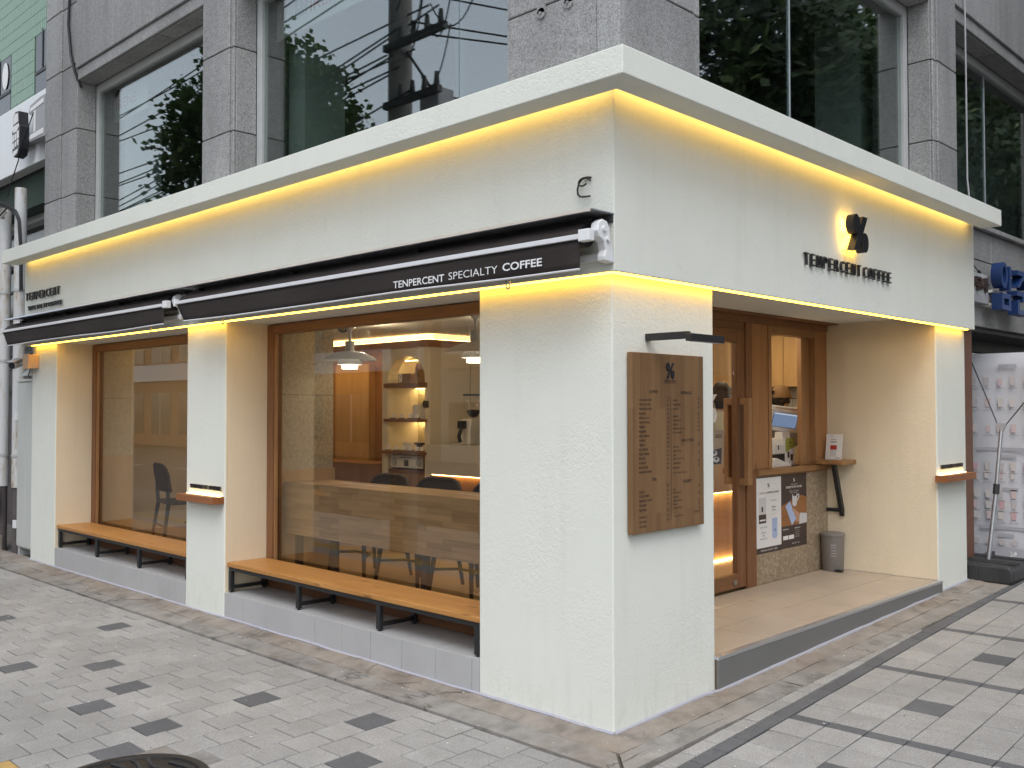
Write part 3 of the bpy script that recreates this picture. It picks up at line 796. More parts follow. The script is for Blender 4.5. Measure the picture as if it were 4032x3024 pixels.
# roller blinds with the salon's name
def blind(x0, x1, zb, lab, tx, tz, sc):
    b = thing('roller_blind', lab, 'blind', (x0, .58, zb))
    MB().box(x0, x1, .56, .563, zb, 5.12).build('cloth', m_blind, b)
    MB().cyl((x0, .5615, zb-.008), (x1, .5615, zb-.008), .012, n=10).build('bottom_bar', m_offwhite, b, smooth=True)
    pr = MB(); pr.box(tx, tx+.18*sc, .5575, .5595, tz, tz+.20*sc, 0)
    put_text(pr, 'IRENE', (tx+.02*sc, .5570, tz+.012*sc), (1, 0, 0), (0, 0, 1), (0, -1, 0), w=.14*sc, h=.038*sc, m=2)
    put_text(pr, 'JJ%', (tx+.03*sc, .5570, tz+.075*sc), (1, 0, 0), (0, 0, 1), (0, -1, 0), w=.12*sc, h=.09*sc, m=2)
    put_text(pr, 'HAIR SALON', (tx+.22*sc, .558, tz+.125*sc), (1, 0, 0), (0, 0, 1), (0, -1, 0), w=.5*sc, h=.058*sc, m=0)
    put_text(pr, 'IRENE', (tx+.22*sc, .558, tz-.005*sc), (1, 0, 0), (0, 0, 1), (0, -1, 0), w=.5*sc, h=.105*sc, offset=.01, m=1)
    pr.build('print', [m_print_grey, m_red, m_print_white], b)
blind(-7.86, -6.5, 4.77, 'white roller blind with salon lettering in the far left upper window', -7.47, 4.885, 1.0)
blind(-4.22, -2.45, 4.785, 'white roller blind with salon lettering in the upper window above the long awning', -3.77, 4.885, 1.0)
# bolt plates and cables on the granite
for k, x in enumerate((-.597, -.394)):
    b = MB().cyl((x, GY-.001, 3.879), (x, GY-.012, 3.879), .03, n=16).box(x-.03, x+.03, GY-.012, GY-.001, 3.879, 3.93).cyl((x, GY-.0125, 3.879), (x, GY-.022, 3.879), .008, n=8)
    tag(b.build('anchor_plate', m_granite, loc=(x, GY, 3.88)), ['rounded anchor plate on the granite corner column, the left of two', 'rounded anchor plate on the granite corner column, the right of two'][k], 'anchor plate', 'anchor plates on the corner column')
pts = [(-7.30, GY-.02, 7.6), (-7.33, GY-.015, 6.5), (-7.42, GY-.012, 6.0), (-7.44, GY-.012, 5.75), (-7.36, GY-.012, 5.4), (-7.27, GY-.004, 5.2), (-7.262, GY+.06, 5.05)]
tag(MB().tube(pts, .016, 6).build('cable', m_rubber, loc=(-7.3, GY, 5.1), smooth=True), 'black cable hanging down the granite beside the far left upper window', 'cable')
tag(MB().tube([(GX+.02, 5.10, 7.4), (GX+.02, 5.12, 5.6), (GX+.025, 5.115, 4.6), (GX+.02, 5.13, 3.7), (GX+.05, 5.13, 3.34)], .008, 6).build('cable', m_print_grey, loc=(GX, 5.1, 3.4), smooth=True), 'grey cable hanging in front of the far right upper window', 'cable')

# ------------------------------------------------------------------ awnings
def awning(x0, x1, label, text=False, bracket_right=True, hood=(0, 0)):
    a = thing('awning', label, 'awning', (x0, -.07, ZT), 'retracted awnings above the windows')
    h0, h1 = hood
    hd = MB().prism([(-.071, 2.622), (-.25, 2.622), (-.262, 2.606), (-.256, 2.603), (-.246, 2.615), (-.071, 2.615)], 'x', h0, h1)
    hd.build('hood', m_alu, a)
    MB().box(h0+.03, h1-.004, -.092, -.071, 2.578, 2.612).build('hood_rail', m_charcoal, a)
    n = 4
    for i in range(n):
        x = h0+.12+(h1-h0-.24)*i/(n-1)
        MB().box(x-.03, x+.03, -.135, -.0715, 2.565, 2.604).build('hood_bracket', m_black, a)
    # rolled cloth: from the roller over the front bar
    prof = []
    for i in range(13):
        t = math.pi*(1.05-1.25*i/12); prof.append((-.155-.055*math.cos(math.pi-t)*-1, 2.515+.055*math.sin(t)))
    r = MB().cyl((x0+.06, -.150, 2.515), (x1-.06, -.150, 2.515), .060, n=24); r.build('roller', m_fabric, a, smooth=True)
    nx = 40; top = []
    fl = MB()
    prof = [(-.155, 2.574), (-.185, 2.565), (-.215, 2.545), (-.243, 2.517), (-.252, 2.500)]
    vs = []; fs = []
    for i in range(nx+1):
        x = x0+.03+(x1-x0-.06)*i/nx
        for (y, z) in prof: vs.append((x, y+.003*math.sin(i*1.7), z+.002*math.sin(i*.9)))
    m = len(prof)
    for i in range(nx):
        for k in range(m-1): fs.append((i*m+k, i*m+k+1, (i+1)*m+k+1, (i+1)*m+k))
    fl.add(vs, fs); o = fl.build('top_cloth', m_fabric, a, smooth=True)
    o.modifiers.new('thick', 'SOLIDIFY').thickness = .002
    MB().box(x0, x1, -.268, -.240, 2.476, 2.502).build('front_bar', m_whitefab, a, bevel=.003)
    for x in (x0, x1): MB().box(x-.012, x+.058 if x == x1 else x+.012, -.275, -.232, 2.462, 2.520).build('end_cap', m_white, a, bevel=.004)
    # valance with a gentle wave, its white lower trim
    rr = random.Random(int(x1*100)+900); w = [rr.uniform(-1, 1) for _ in range(nx+1)]
    vs = []; fs = []; tr = []
    for i in range(nx+1):
        t = i/nx; x = x0+.012+(x1-x0-.03)*t; sk = .13*(1-t)**8
        for k in range(5):
            q = k/4; vs.append((x+sk*q, -.254-.006*q*math.sin(t*17+x0)-.004*q*w[i]*.6, 2.476-.142*q+.004*q*math.sin(t*9+x0)))
        tr.append(vs[-1])
    for i in range(nx):
        for k in range(4): fs.append((i*5+k, i*5+k+1, (i+1)*5+k+1, (i+1)*5+k))
    va = MB().add(vs, fs).build('valance', m_fabric, a, smooth=True); va.modifiers.new('thick', 'SOLIDIFY').thickness = .002
    MB().tube([(p[0], p[1]-.001, p[2]) for p in tr], .0055, 6).build('valance_trim', m_whitefab, a, smooth=True)
    if text:
        for bd, xx, zz, w_, h_, of in (('TENPERCENT', -1.432, 2.360, .452, .042, .012), ('SPECIALTY', -.943, 2.3645, .386, .041, -.006), ('COFFEE', -.520, 2.3695, .282, .042, .02)):
            lt = MB(); put_text(lt, bd, (xx, -.267, zz), (1, 0, 0), (0, 0, 1), (0, -1, 0), w=w_, h=h_, offset=of); lt.build('word', m_print_white, va)
    # wall rail and arms under the roller
    MB().box(x0+.05, x1+.012, -.098, -.071, 2.39, 2.425).build('wall_rail', m_whitefab, a)
    xb = x1+.036
    br = MB().prism([(-.085, 2.372), (-.150, 2.378), (-.152, 2.40), (-.140, 2.43), (-.152, 2.47), (-.19, 2.49), (-.205, 2.52), (-.195, 2.56), (-.165, 2.58), (-.13, 2.572), (-.108, 2.54), (-.105, 2.50), (-.092, 2.46), (-.078, 2.42), (-.076, 2.372)], 'x', xb-.03, xb+.02)
    br.build('side_bracket', m_white, a, bevel=.005)
    MB().cyl((xb+.02, -.158, 2.532), (xb+.032, -.158, 2.532), .014, n=12).build('pivot_cap', m_white, a, smooth=True)
    MB().cyl((xb+.02, -.13, 2.485), (xb+.032, -.13, 2.485), .012, n=12).build('pivot_cap', m_white, a, smooth=True)
    MB().prism([(-.085, 2.39), (-.15, 2.40), (-.18, 2.47), (-.19, 2.56), (-.15, 2.575), (-.10, 2.54), (-.08, 2.45)], 'x', x0-.012, x0+.012).build('side_bracket', m_white, a, bevel=.003)
    return a
awning(-4.19, 0.018, 'long dark brown awning rolled in, with white coffee lettering on its valance', True, True, (-4.20, .069))
awning(-8.19, -4.38, 'plain dark brown awning rolled in at the far left, without lettering', False, True, (-8.12, -4.215))
def hook(x, label):
    pts = [(x, -.262, 2.338)]+[(x+.014*math.cos(t)*.9, -.262, 2.305+.014*math.sin(t)) for t in [math.pi*k/8 for k in range(4, 21)]]
    tag(MB().tube([(x-.012, -.20, 2.34), (x-.012, -.20, 2.30), (x-.006, -.20, 2.285), (x+.006, -.20, 2.285), (x+.012, -.20, 2.30), (x+.012, -.20, 2.34)], .004, 6).build('crank_hook', m_steel, loc=(x, -.2, 2.33), smooth=True), label, 'hook', 'awning crank hooks')
hook(-.545, 'small steel crank hook under the right end of the long awning'); hook(-3.55, 'small steel crank hook under the left end of the long awning'); hook(-4.75, 'small steel crank hook under the right end of the plain awning')
# cable end curling out of the fascia
pts = [(-.075, -.072, 2.825), (-.10, -.078, 2.829), (-.125, -.086, 2.822), (-.142, -.092, 2.80), (-.148, -.095, 2.77), (-.145, -.096, 2.745), (-.13, -.095, 2.731), (-.105, -.094, 2.727), (-.067, -.092, 2.725)]
lp = [(-.105+.034*math.cos(t), -.085-.004*t, 2.803+.022*math.sin(t)) for t in [2*math.pi*k/18 for k in range(0, 17)]]
tag(MB().tube(pts, .0052, 6).tube(lp, .0045, 6).build('cable', m_rubber, loc=(-.1, -.07, 2.8), smooth=True), 'short black cable end curling out of the fascia near the corner', 'cable')

# ------------------------------------------------------------------ lettering on the fascia
def letters(name, label, rows, face, parts_name='letter', standoff=.0, depth=.018, mat=None):
    r = thing(name, label, 'lettering', rows[0][1])
    for body, o, w, h, off in rows:
        mb = MB()
        if face == 'L': put_spaced(mb, body, (o[0], o[1]-standoff, o[2]), (1, 0, 0), (0, 0, 1), (0, -1, 0), w, h, depth, off)
        else: put_spaced(mb, body, (o[0]+standoff, o[1], o[2]), (0, 1, 0), (0, 0, 1), (1, 0, 0), w, h, depth, off)
        tag(mb.build('word', mat or m_letter, r), kind='stuff') if h < .036 else mb.build('word', mat or m_letter, r)
    return r
letters('wall_lettering', 'black raised letters TENPERCENT SPECIALTY COFFEE at the far left of the fascia', [
    ('TENPERCENT', (-7.985, -.0705, 2.818), .93, .082, -.004), ('SPECIALTY', (-7.915, -.0705, 2.710), .535, .045, -.002), ('COFFEE', (-7.335, -.0705, 2.710), .345, .045, -.002)], 'L', .003, .008)
sl = letters('wall_lettering', 'black letters TENPERCENT COFFEE on thin pins across the entrance fascia', [
    ('TENPERCENT', (.0705, 1.872, 2.572), .815, .079, -.004), ('COFFEE', (.0705, 2.742, 2.572), .455, .079, -.004)], 'R', .034, .006)
pn = MB()
for i in range(17):
    if i == 10: continue
    y = 1.885+i*.0775
    for dz in (.006, .068): pn.cyl((.0705, y+.01, 2.575+dz), (.1045, y+.01, 2.575+dz), .0013, n=5)
tag(pn.build('pin', m_steel, sl), kind='stuff')
em = thing('emblem', 'thick black percent sign of two coffee beans, backlit yellow above the entrance letters', 'emblem', (.07, 2.52, 2.80))
ec = (2.515, 2.845); x0, x1 = .118, .172
def place(y, z, k=.24): return (ec[0]+y*k, ec[1]+z*k)
for c in ((-.27, .24), (.27, -.24)):
    cc = place(*c)
    b = MB()
    b.prism(ell(cc, .056, .068, 24), 'x', x0, x1-.008)
    for side in (-1, 1): b.prism(bean_half(cc, .056, .068, side, .0022, .16), 'x', x1-.0085, x1)
    b.build('bean', m_black, em)
MB().prism([place(-.44, -.5), place(-.15, -.5), place(.44, .5), place(.15, .5)], 'x', x0, x1).build('slash', m_black, em)
gl = MB()
for c in ((-.27, .24), (.27, -.24)): gl.prism(ell(place(*c), .036, .048, 16), 'x', x0-.006, x0-.0005)
gl.prism([place(-.33, -.44), place(-.22, -.44), place(.33, .44), place(.22, .44)], 'x', x0-.006, x0-.0005)
gl.build('back_light', m_led_logo, em)
pn = MB()
for (y, z) in ((-.27, .46), (-.44, .2), (-.3, -.02), (-.3, -.47), (.24, -.47), (.42, -.2)):
    q = place(y, z); pn.cyl((.0705, q[0], q[1]), (x0+.01, q[0], q[1]), .0022, n=6)
tag(pn.build('pin', m_steel, em), kind='stuff')

# ------------------------------------------------------------------ little lit sign shelves
def sign_shelf(face, label, lab2):
    if face == 'L':
        s = thing('sign_shelf', label, 'shelf', (-4.2, 0, .90), 'lit wooden sign shelves')
        MB().box(-4.475, -3.872, -.10, -.001, .902, .956).build('body', m_shelf_wood, s, bevel=.002)
        MB().box(-4.44, -3.91, -.028, -.010, .9565, .960).build('light_strip', m_led_small, s)
        letters('wall_lettering', lab2, [('SPECIALTY', (-4.39, -.001, 1.003), .275, .033, -.004), ('COFFEE', (-4.085, -.001, 1.003), .182, .033, -.004)], 'L', .006, .006)
    else:
        s = thing('sign_shelf', label, 'shelf', (0, 4.6, 1.04), 'lit wooden sign shelves')
        MB().box(.001, .10, 4.235, 4.90, 1.042, 1.096).build('body', m_shelf_wood, s, bevel=.002)
        MB().box(.010, .028, 4.28, 4.87, 1.0965, 1.100).build('light_strip', m_led_small, s)
        letters('wall_lettering', lab2, [('SPECIALTY', (.001, 4.335, 1.146), .272, .032, -.004), ('COFFEE', (.001, 4.64, 1.146), .176, .032, -.004)], 'R', .006, .006)
sign_shelf('L', 'wooden shelf lit from above on the pier between the two windows', 'small black letters SPECIALTY COFFEE on the pier between the windows')
sign_shelf('R', 'wooden shelf lit from above on the pier right of the entrance', 'small black letters SPECIALTY COFFEE on the pier right of the entrance')

# ------------------------------------------------------------------ benches
def bench(x0, x1, legs, label):
    b = thing('bench', label, 'bench', ((x0+x1)/2, .2, .2115), 'wooden benches before the windows')
    xm = x0+(x1-x0)*.46
    for a, c in ((x0, xm-.001), (xm+.001, x1)): MB().box(a, c, .018, .362, .4125, .4445).build('seat_board', m_bench, b, bevel=.003)
    MB().box(x0+.01, x1-.01, .03, .06, .3815, .4115).build('frame_rail', m_black, b, bevel=.002)
    MB().box(x0+.01, x1-.01, .32, .35, .3815, .4115).build('frame_rail', m_black, b, bevel=.002)
    for x in legs:
        for y in (.03, .32):
            l = MB().box(x-.02, x+.02, y, y+.03, .222, .381).build('leg', m_black, b, bevel=.002)
            MB().cyl((x, y+.015, .2118), (x, y+.015, .2225), .013, n=10).build('foot', m_black, l)
        MB().box(x-.014, x+.014, .061, .319, .238, .264).build('stretcher', m_black, b, bevel=.002)
        MB().box(x-.014, x+.014, .061, .319, .384, .409).build('cross_bar', m_black, b)
bench(-3.858, -.982, [-3.835, -2.89, -1.955, -1.03], 'long pine bench on black steel legs under the window nearest the corner')
bench(-7.342, -4.505, [-7.31, -6.38, -5.46, -4.55], 'pine bench on black steel legs under the far left window')

# ------------------------------------------------------------------ menu board and its lamp
mb_ = thing('menu_board', 'tall wooden menu board with black print on the corner pier', 'menu board', (0, .44, 1.0))
MB().box(.006, .038, .112, .768, 1.004, 1.940).build('board', m_board, mb_, bevel=.003)
MB().box(.0005, .006, .14, .74, 1.03, 1.91).build('backing', m_white, mb_)
tx_ = MB(); FX = .0388
def mz(m): return 1.693-(m-600)*.000735
def mt(body, y, m, h=.0125, align='L', off=.022, w=None): put_text(tx_, body, (FX, y, mz(m)-h/2), (0, 1, 0), (0, 0, 1), (1, 0, 0), h=h, w=w, offset=off, align=align, res=1)
def mline(y0, y1, m, t=.0012): tx_.quad((FX, y0, mz(m)-t), (FX, y1, mz(m)-t), (FX, y1, mz(m)+t), (FX, y0, mz(m)+t))
left = ['아메리카노(다크/마일드)', '아메리카노(디카페인)', '에스프레소(다크/마일드)', '에스프레소', '텐라떼 (ICE ONLY)', '카페라떼 (디카페인)', '카페라떼', '바닐라라떼', '바닐라 카페라떼', '모카라떼', '카페모카', '초코 카페라떼', '마일드 카페라떼', '콜드브루', '아이스모카', '콜드브루 라떼', '바닐라콜드브루라떼']
pr = ['3.0', '3.5', '3.2', '3.2', '3.4', '3.5', '3.7', '4.2', '4.3', '4.5', '4.5', '4.5', '4.5', '4.2', '4.2', '4.5', '4.5']
for i, (a, q) in enumerate(zip(left, pr)):
    m = 601+i*31.7; mt(a, .168, m); mt(q, .434, m-(3 if i > 6 else 0)*i*.4, align='R')
tea = [(1248, '얼그레이', '3.5'), (1278, '얼그레이 레몬티', '3.5'), (1310, '레몬바닐라 그레이티', '3.5'), (1342, '자몽 레몬티', '3.9'), (1375, '레몬 자몽티', '4.3'), (1425, '유자레몬티', '4.5'), (1458, '아이스레몬', '4.5'), (1490, '아이스자몽', '4.8')]
for m, a, q in tea: mt(a, .168, m); mt(q, .434, m-26, align='R')
rt = [(601, '초코라떼', '4.3'), (632, '바닐라초코라떼', '4.5'), (663, '아이스초코', '4.5'), (718, '레몬 에이드', '4.5'), (748, '유자 레몬 에이드', '4.5'), (778, '자몽에이드', '4.5'), (808, '레몬/자몽/유자 아이스 에이드', '4.8'), (838, '프레소 에이드(레몬/자몽)', '4.8'), (942, '초코 스무디', '4.5'), (972, '(바닐라/레몬/모카/초코)', ''), (1003, '스무디', '5.0'), (1030, '(레몬/자몽/유자/모카프레소/드)', ''), (1063, '카페모카프라페', '5.2'), (1095, '바닐라프라페', '5.3'), (1132, '*ICE 아이스 카페라떼 (디카페인) 레몬', ''), (1252, '스콘', '3.5'), (1278, '(초코/바닐라/레몬/모카)', ''), (1308, '바닐라스콘', '3.8'), (1335, '(레몬/모카/얼그레이)', ''), (1362, '레몬스콘', '2.9'), (1388, '초코스콘/모카스콘', '2.7'), (1420, '마카', '2.0'), (1448, '카페초코(바닐라/초코/레몬)', '1.9/1.9/1.8')]
for m, a, q in rt:
    mt(a, .470, m, h=.0105 if len(a) < 14 else .009)
    if q: mt(q, .728, m-14, align='R')
for a, y, m in (('COFFEE', .295, 540), ('BEVERAGE', .600, 543), ('SMOOTHIES', .610, 896), ('TEA', .30, 1165), ('DESSERT', .605, 1198)): mt(a, y, m, h=.0165, align='C')
mt('TENPERCENT', .444, 462, h=.0135, align='C', off=.02, w=.115)
for y0, y1, m in ((.385, .505, 478), (.405, .44, 578), (.70, .73, 580), (.70, .73, 692), (.70, .73, 912), (.405, .44, 1207), (.405, .44, 1383)): mline(y0, y1, m, .0008)
tx_.box(FX-.0005, FX, .4515, .4535, mz(1465), mz(578))
tx_.build('print', m_ink, mb_)
lg = MB(); c0 = (.446, 1.852); k = .085
for c in ((-.27, .24), (.27, -.24)):
    cc = (c0[0]+c[0]*k*.95, c0[1]+c[1]*k)
    for side in (-1, 1): lg.prism(bean_half(cc, .0155, .0225, side, .0014, .2), 'x', FX-.0005, FX+.0045)
lg.prism([(c0[0]+a*k, c0[1]+b*k) for a, b in ((-.40, -.5), (-.24, -.5), (.40, .5), (.24, .5))], 'x', FX-.0005, FX+.0045)
lg.build('logo', m_letter, mb_)
lamp = thing('wall_lamp', 'flat black arm lamp projecting over the menu board', 'lamp', (0, .3, 2.0))
MB().box(.0008, .262, .275, .312, 2.006, 2.043).build('arm', m_black, lamp, bevel=.002)
MB().box(.2622, .300, .262, .57, 1.992, 2.030).build('lamp_head', m_black, lamp, bevel=.002)
MB().box(.268, .294, .29, .55, 1.990, 1.9918).build('diffuser', m_print_ltgrey, lamp)

# ------------------------------------------------------------------ things in the entrance recess
def poster(name, label, y0, y1, z0, z1, build):
    t = thing(name, label, 'poster', (EX, (y0+y1)/2, z0))
    MB().box(EX+.0008, EX+.0016, y0, y1, z0, z1).build('sheet', build[0], t)
    for nm, mb, m in build[1](y0, y1, z0, z1): mb.build(nm, m, t)
PF = EX+.0022
def pq(mb, y0, y1, z0, z1, lv=0, m=0): mb.quad((PF+lv*.0005, y0, z0), (PF+lv*.0005, y1, z0), (PF+lv*.0005, y1, z1), (PF+lv*.0005, y0, z1), m)
def pt(mb, body, y, z, h, align='C', off=.0, lv=1, m=0, w=None): put_text(mb, body, (PF+lv*.0005, y, z), (0, 1, 0), (0, 0, 1), (1, 0, 0), h=h, w=w, offset=off, align=align, m=m, res=1)
def mini_logo(mb, cy_, cz, k, lv=1, m=0):
    for c in ((-.27, .24), (.27, -.24)):
        for side in (-1, 1): mb.add([(PF+lv*.0005, a, b) for a, b in bean_half((cy_+c[0]*k, cz+c[1]*k), .19*k, .25*k, side, .02*k, .2)], [tuple(range(30))], m)
    mb.add([(PF+lv*.0005, cy_+a*k, cz+b*k) for a, b in ((-.40, -.5), (-.22, -.5), (.40, .5), (.22, .5))], [(0, 1, 2, 3)], m)
def white_poster(y0, y1, z0, z1):
    w = y1-y0; h = z1-z0; Y = lambda t: y0+w*t; Z = lambda t: z1-h*t
    a = MB(); pq(a, y0, y1, z0, Z(.925)); a2 = MB(); pq(a2, y0, y1, Z(.012), z1)
    k = MB(); mini_logo(k, Y(.5), Z(.115), .035); pt(k, '텐퍼센트커피', Y(.16), Z(.225), .017, 'L', -.006); pt(k, '운봉구청점 오픈이벤트', Y(.42), Z(.225), .018, 'L', .02, w=.20)
    pt(k, '10% 오픈이벤트', Y(.70), Z(.33), .013); pt(k, '아메리카노', Y(.70), Z(.42), .015, off=.02); pt(k, '한 잔 (ICE)', Y(.70), Z(.46), .015, off=.02)
    pt(k, '텐퍼센트 오픈이벤트', Y(.30), Z(.67), .013); pt(k, '텐퍼센트커피', Y(.30), Z(.74), .013); pt(k, '한 잔', Y(.30), Z(.78), .014, off=.01); pt(k, '텐퍼센트 오픈이벤트', Y(.30), Z(.82), .012)
    pq(k, Y(.22), Y(.28), Z(.455), Z(.39), 3)
    g = MB(); pq(g, Y(.12), Y(.40), Z(.49), Z(.27)); pt(g, 'TENPERCENT SPECIALTY COFFEE', Y(.5), Z(.17), .007, lv=1)
    d = MB(); pq(d, Y(.12), Y(.40), Z(.605), Z(.49)); 
    wl = MB(); pq(wl, Y(.15), Y(.37), Z(.575), Z(.555), 2); pt(wl, 'TENPERCENT SPECIALTY COFFEE', Y(.5), Z(.972), .013, lv=2, off=.01)
    bl = MB(); bl.add([(PF+.0005, a_, b_) for a_, b_ in ((Y(.63), Z(.555)), (Y(.84), Z(.555)), (Y(.84), Z(.79)), (Y(.80), Z(.825)), (Y(.67), Z(.825)), (Y(.63), Z(.79)))], [tuple(range(6))])
    mini_logo(k, Y(.74), Z(.715), .022, 2)
    ln = MB(); ln.add([(PF+.0005, a_, b_) for a_, b_ in ((Y(0), Z(.64)), (Y(1), Z(.44)), (Y(1), Z(.442)), (Y(0), Z(.642)))], [(0, 1, 2, 3)])
    return [('footer', a, m_print_brown), ('header', a2, m_print_brown), ('print', k, m_letter), ('coupon', g, m_print_ltgrey), ('voucher', d, m_print_brown), ('white_print', wl, m_print_white), ('tumbler_picture', bl, m_print_blue), ('rule', ln, m_print_grey)]
def brown_poster(y0, y1, z0, z1):
    w = y1-y0; h = z1-z0; Y = lambda t: y0+w*t; Z = lambda t: z1-h*t
    ph = MB(); ph.add([(PF, a_, b_) for a_, b_ in ((Y(0), Z(.70)), (Y(1), Z(.70)), (Y(1), Z(.34)), (Y(.78), Z(.30)), (Y(0), Z(.42)))], [tuple(range(5))])
    wt = MB(); mini_logo(wt, Y(.5), Z(.085), .03); pt(wt, '텐퍼센트커피 오픈이벤트', Y(.5), Z(.15), .010); pt(wt, '텐퍼센트커피 공식 APP 출시', Y(.5), Z(.195), .021, off=.02, w=.27)
    pt(wt, '텐퍼센트커피 APP 오픈이벤트 아메리카노', Y(.5), Z(.24), .009); pt(wt, '공식 APP 오픈이벤트 아메리카노', Y(.5), Z(.265), .009)
    pt(wt, '텐퍼센트커피 APP', Y(.06), Z(.755), .012, 'L', .02); pt(wt, '텐퍼센트커피 APP', Y(.52), Z(.755), .012, 'L', .02)
    for q in range(4): pt(wt, '공식 APP 오픈이벤트', Y(.52), Z(.785+.028*q), .008, 'L')
    b1 = MB(); b2 = MB(); pq(b1, Y(.06), Y(.26), Z(.885), Z(.83), 1); pq(b2, Y(.28), Y(.48), Z(.885), Z(.83), 1)
    pt(wt, 'TENPERCENT COFFEE', Y(.55), Z(.955), .009)
    cup = MB(); cup.add([(PF+.001, a_, b_) for a_, b_ in ((Y(.42), Z(.28)), (Y(.62), Z(.275)), (Y(.60), Z(.42)), (Y(.56), Z(.445)), (Y(.47), Z(.445)), (Y(.43), Z(.42)))], [tuple(range(6))])
    for a_, b_ in ((.62, .70), (.66, .66)): pass
    cup.add([(PF+.001, a_, b_) for a_, b_ in ((Y(.61), Z(.285)), (Y(.70), Z(.28)), (Y(.70), Z(.33)), (Y(.62), Z(.385)), (Y(.61), Z(.36)), (Y(.66), Z(.325)), (Y(.66), Z(.30)), (Y(.61), Z(.305)))], [tuple(range(8))])
    tp = MB(); tp.add([(PF+.0015, a_, b_) for a_, b_ in ell((Y(.52), Z(.288)), .035, .012, 14)], [tuple(range(14))])
    ph2 = MB(); ph2.add([(PF+.0015, a_, b_) for a_, b_ in ((Y(.15), Z(.43)), (Y(.33), Z(.37)), (Y(.57), Z(.62)), (Y(.40), Z(.70)))], [(0, 1, 2, 3)])
    sk = MB(); sk.add([(PF+.002, a_, b_) for a_, b_ in ((Y(.40), Z(.49)), (Y(.46), Z(.47)), (Y(.70), Z(.55)), (Y(.72), Z(.66)), (Y(.55), Z(.66)), (Y(.56), Z(.58)))], [tuple(range(6))])
    sl_ = MB(); sl_.add([(PF+.0025, a_, b_) for a_, b_ in ((Y(.72), Z(.545)), (Y(1), Z(.565)), (Y(1), Z(.69)), (Y(.68), Z(.70)))], [(0, 1, 2, 3)])
    return [('table_picture', ph, m_print_orange), ('white_print', wt, m_print_white), ('badge', b1, m_print_white), ('badge', b2, m_print_white), ('mug_picture', cup, m_print_ltgrey), ('coffee_picture', tp, m_print_brown), ('phone_picture', ph2, m_print_blue), ('hand_picture', sk, m_skin), ('sleeve_picture', sl_, m_print_ltgrey)]
poster('poster', 'white opening event poster with brown footer on the terrazzo panel', 3.041, 3.454, .475, 1.092, (m_print_white, white_poster))
poster('poster', 'brown poster of a hand holding a phone, on the terrazzo panel', 3.4545, 3.893, .478, 1.0945, (m_print_brown, brown_poster))
# waste bin
tb = thing('waste_bin', 'round grey pedal bin in the corner of the entrance', 'bin', (-.862, 4.178, .2313))
MB().lathe((-.862, 4.178, .2318), [(0, 0), (.086, 0), (.090, .008), (.101, .30), (.099, .302), (0, .302)], 36).build('body', plain('bin_grey', (.20, .18, .165), .5), tb, smooth=True)
MB().lathe((-.862, 4.178, .5342), [(.106, 0), (.108, .006), (.106, .02), (.09, .028), (0, .030)], 36).build('lid', plain('bin_lid', (.22, .20, .185), .45), tb, smooth=True)
MB().box(-.80, -.735, 4.08, 4.13, .240, .252).build('pedal', m_black, tb, bevel=.002)
bp_ = MB()
_a = math.atan2(-.8, .45)
for i, (bd, hh) in enumerate((('PEDAL', .012), ('WASTE', .010), ('--------', .004), ('-------', .004), ('------', .004))):
    n_ = Vector((math.cos(_a), math.sin(_a), 0)); rt_ = Vector((-math.sin(_a), math.cos(_a), 0)); 
    put_text(bp_, bd, Vector((-.862, 4.178, .455-.022*i))+n_*.1005-rt_*.022, rt_, (0, 0, 1), n_, w=.044, h=hh, res=1)
bp_.build('print', m_print_ltgrey, tb)
# shelf with its steel bracket and the drink card on it
sf = thing('wall_shelf', 'small wooden shelf on a bent black steel bracket inside the entrance', 'shelf', (-.82, 4.2, 1.15))
MB().box(-.945, -.69, 4.02, 4.2875, 1.163, 1.200).build('board', m_oak_y, sf, bevel=.004)
MB().add([(x, y, z) for x in (-.835, -.80) for (y, z) in ((4.10, 1.1625), (4.145, 1.1625), (4.284, .76), (4.284, .70), (4.262, .70))], [(0, 1, 2, 3, 4), (9, 8, 7, 6, 5), (0, 5, 6, 1), (1, 6, 7, 2), (2, 7, 8, 3), (3, 8, 9, 4), (4, 9, 5, 0)]).build('bracket', m_black, sf)
MB().box(-.955, -.80, 4.262, 4.284, .735, .765).build('bracket_foot', m_black, sf)
cd = thing('drink_card', 'small white card showing a pink layered drink, standing on the entrance shelf', 'card', (-.84, 4.17, 1.2))
MB().prism([(4.16, 1.2005), (4.168, 1.2005), (4.198, 1.42), (4.190, 1.42)], 'x', -.915, -.768).build('panel', m_print_white, cd)
MB().prism([(4.15, 1.2003), (4.21, 1.2003), (4.21, 1.206), (4.15, 1.206)], 'x', -.92, -.763).build('foot', m_glass_clear, cd)
def cpt(t, z): return (-.915+.147*t, 4.1585+(z-1.2)/.22*.03, z)
k = MB(); k.add([cpt(.30, 1.225), cpt(.66, 1.225), cpt(.69, 1.29), cpt(.29, 1.29)], [(0, 1, 2, 3)]); k.build('glass_picture', m_print_ltgrey, cd)
k = MB(); k.add([cpt(.29, 1.285), cpt(.69, 1.285), cpt(.70, 1.325), cpt(.28, 1.325)], [(0, 1, 2, 3)]); k.build('drink_picture', m_red, cd)
k = MB()
for z, a_, b_ in ((1.372, .30, .62), (1.355, .26, .70), (1.345, .30, .66), (1.40, .3, .42), (1.212, .6, .95)): k.add([cpt(a_, z), cpt(b_, z), cpt(b_, z+.006), cpt(a_, z+.006)], [(0, 1, 2, 3)])
k.build('print', m_print_grey, cd)

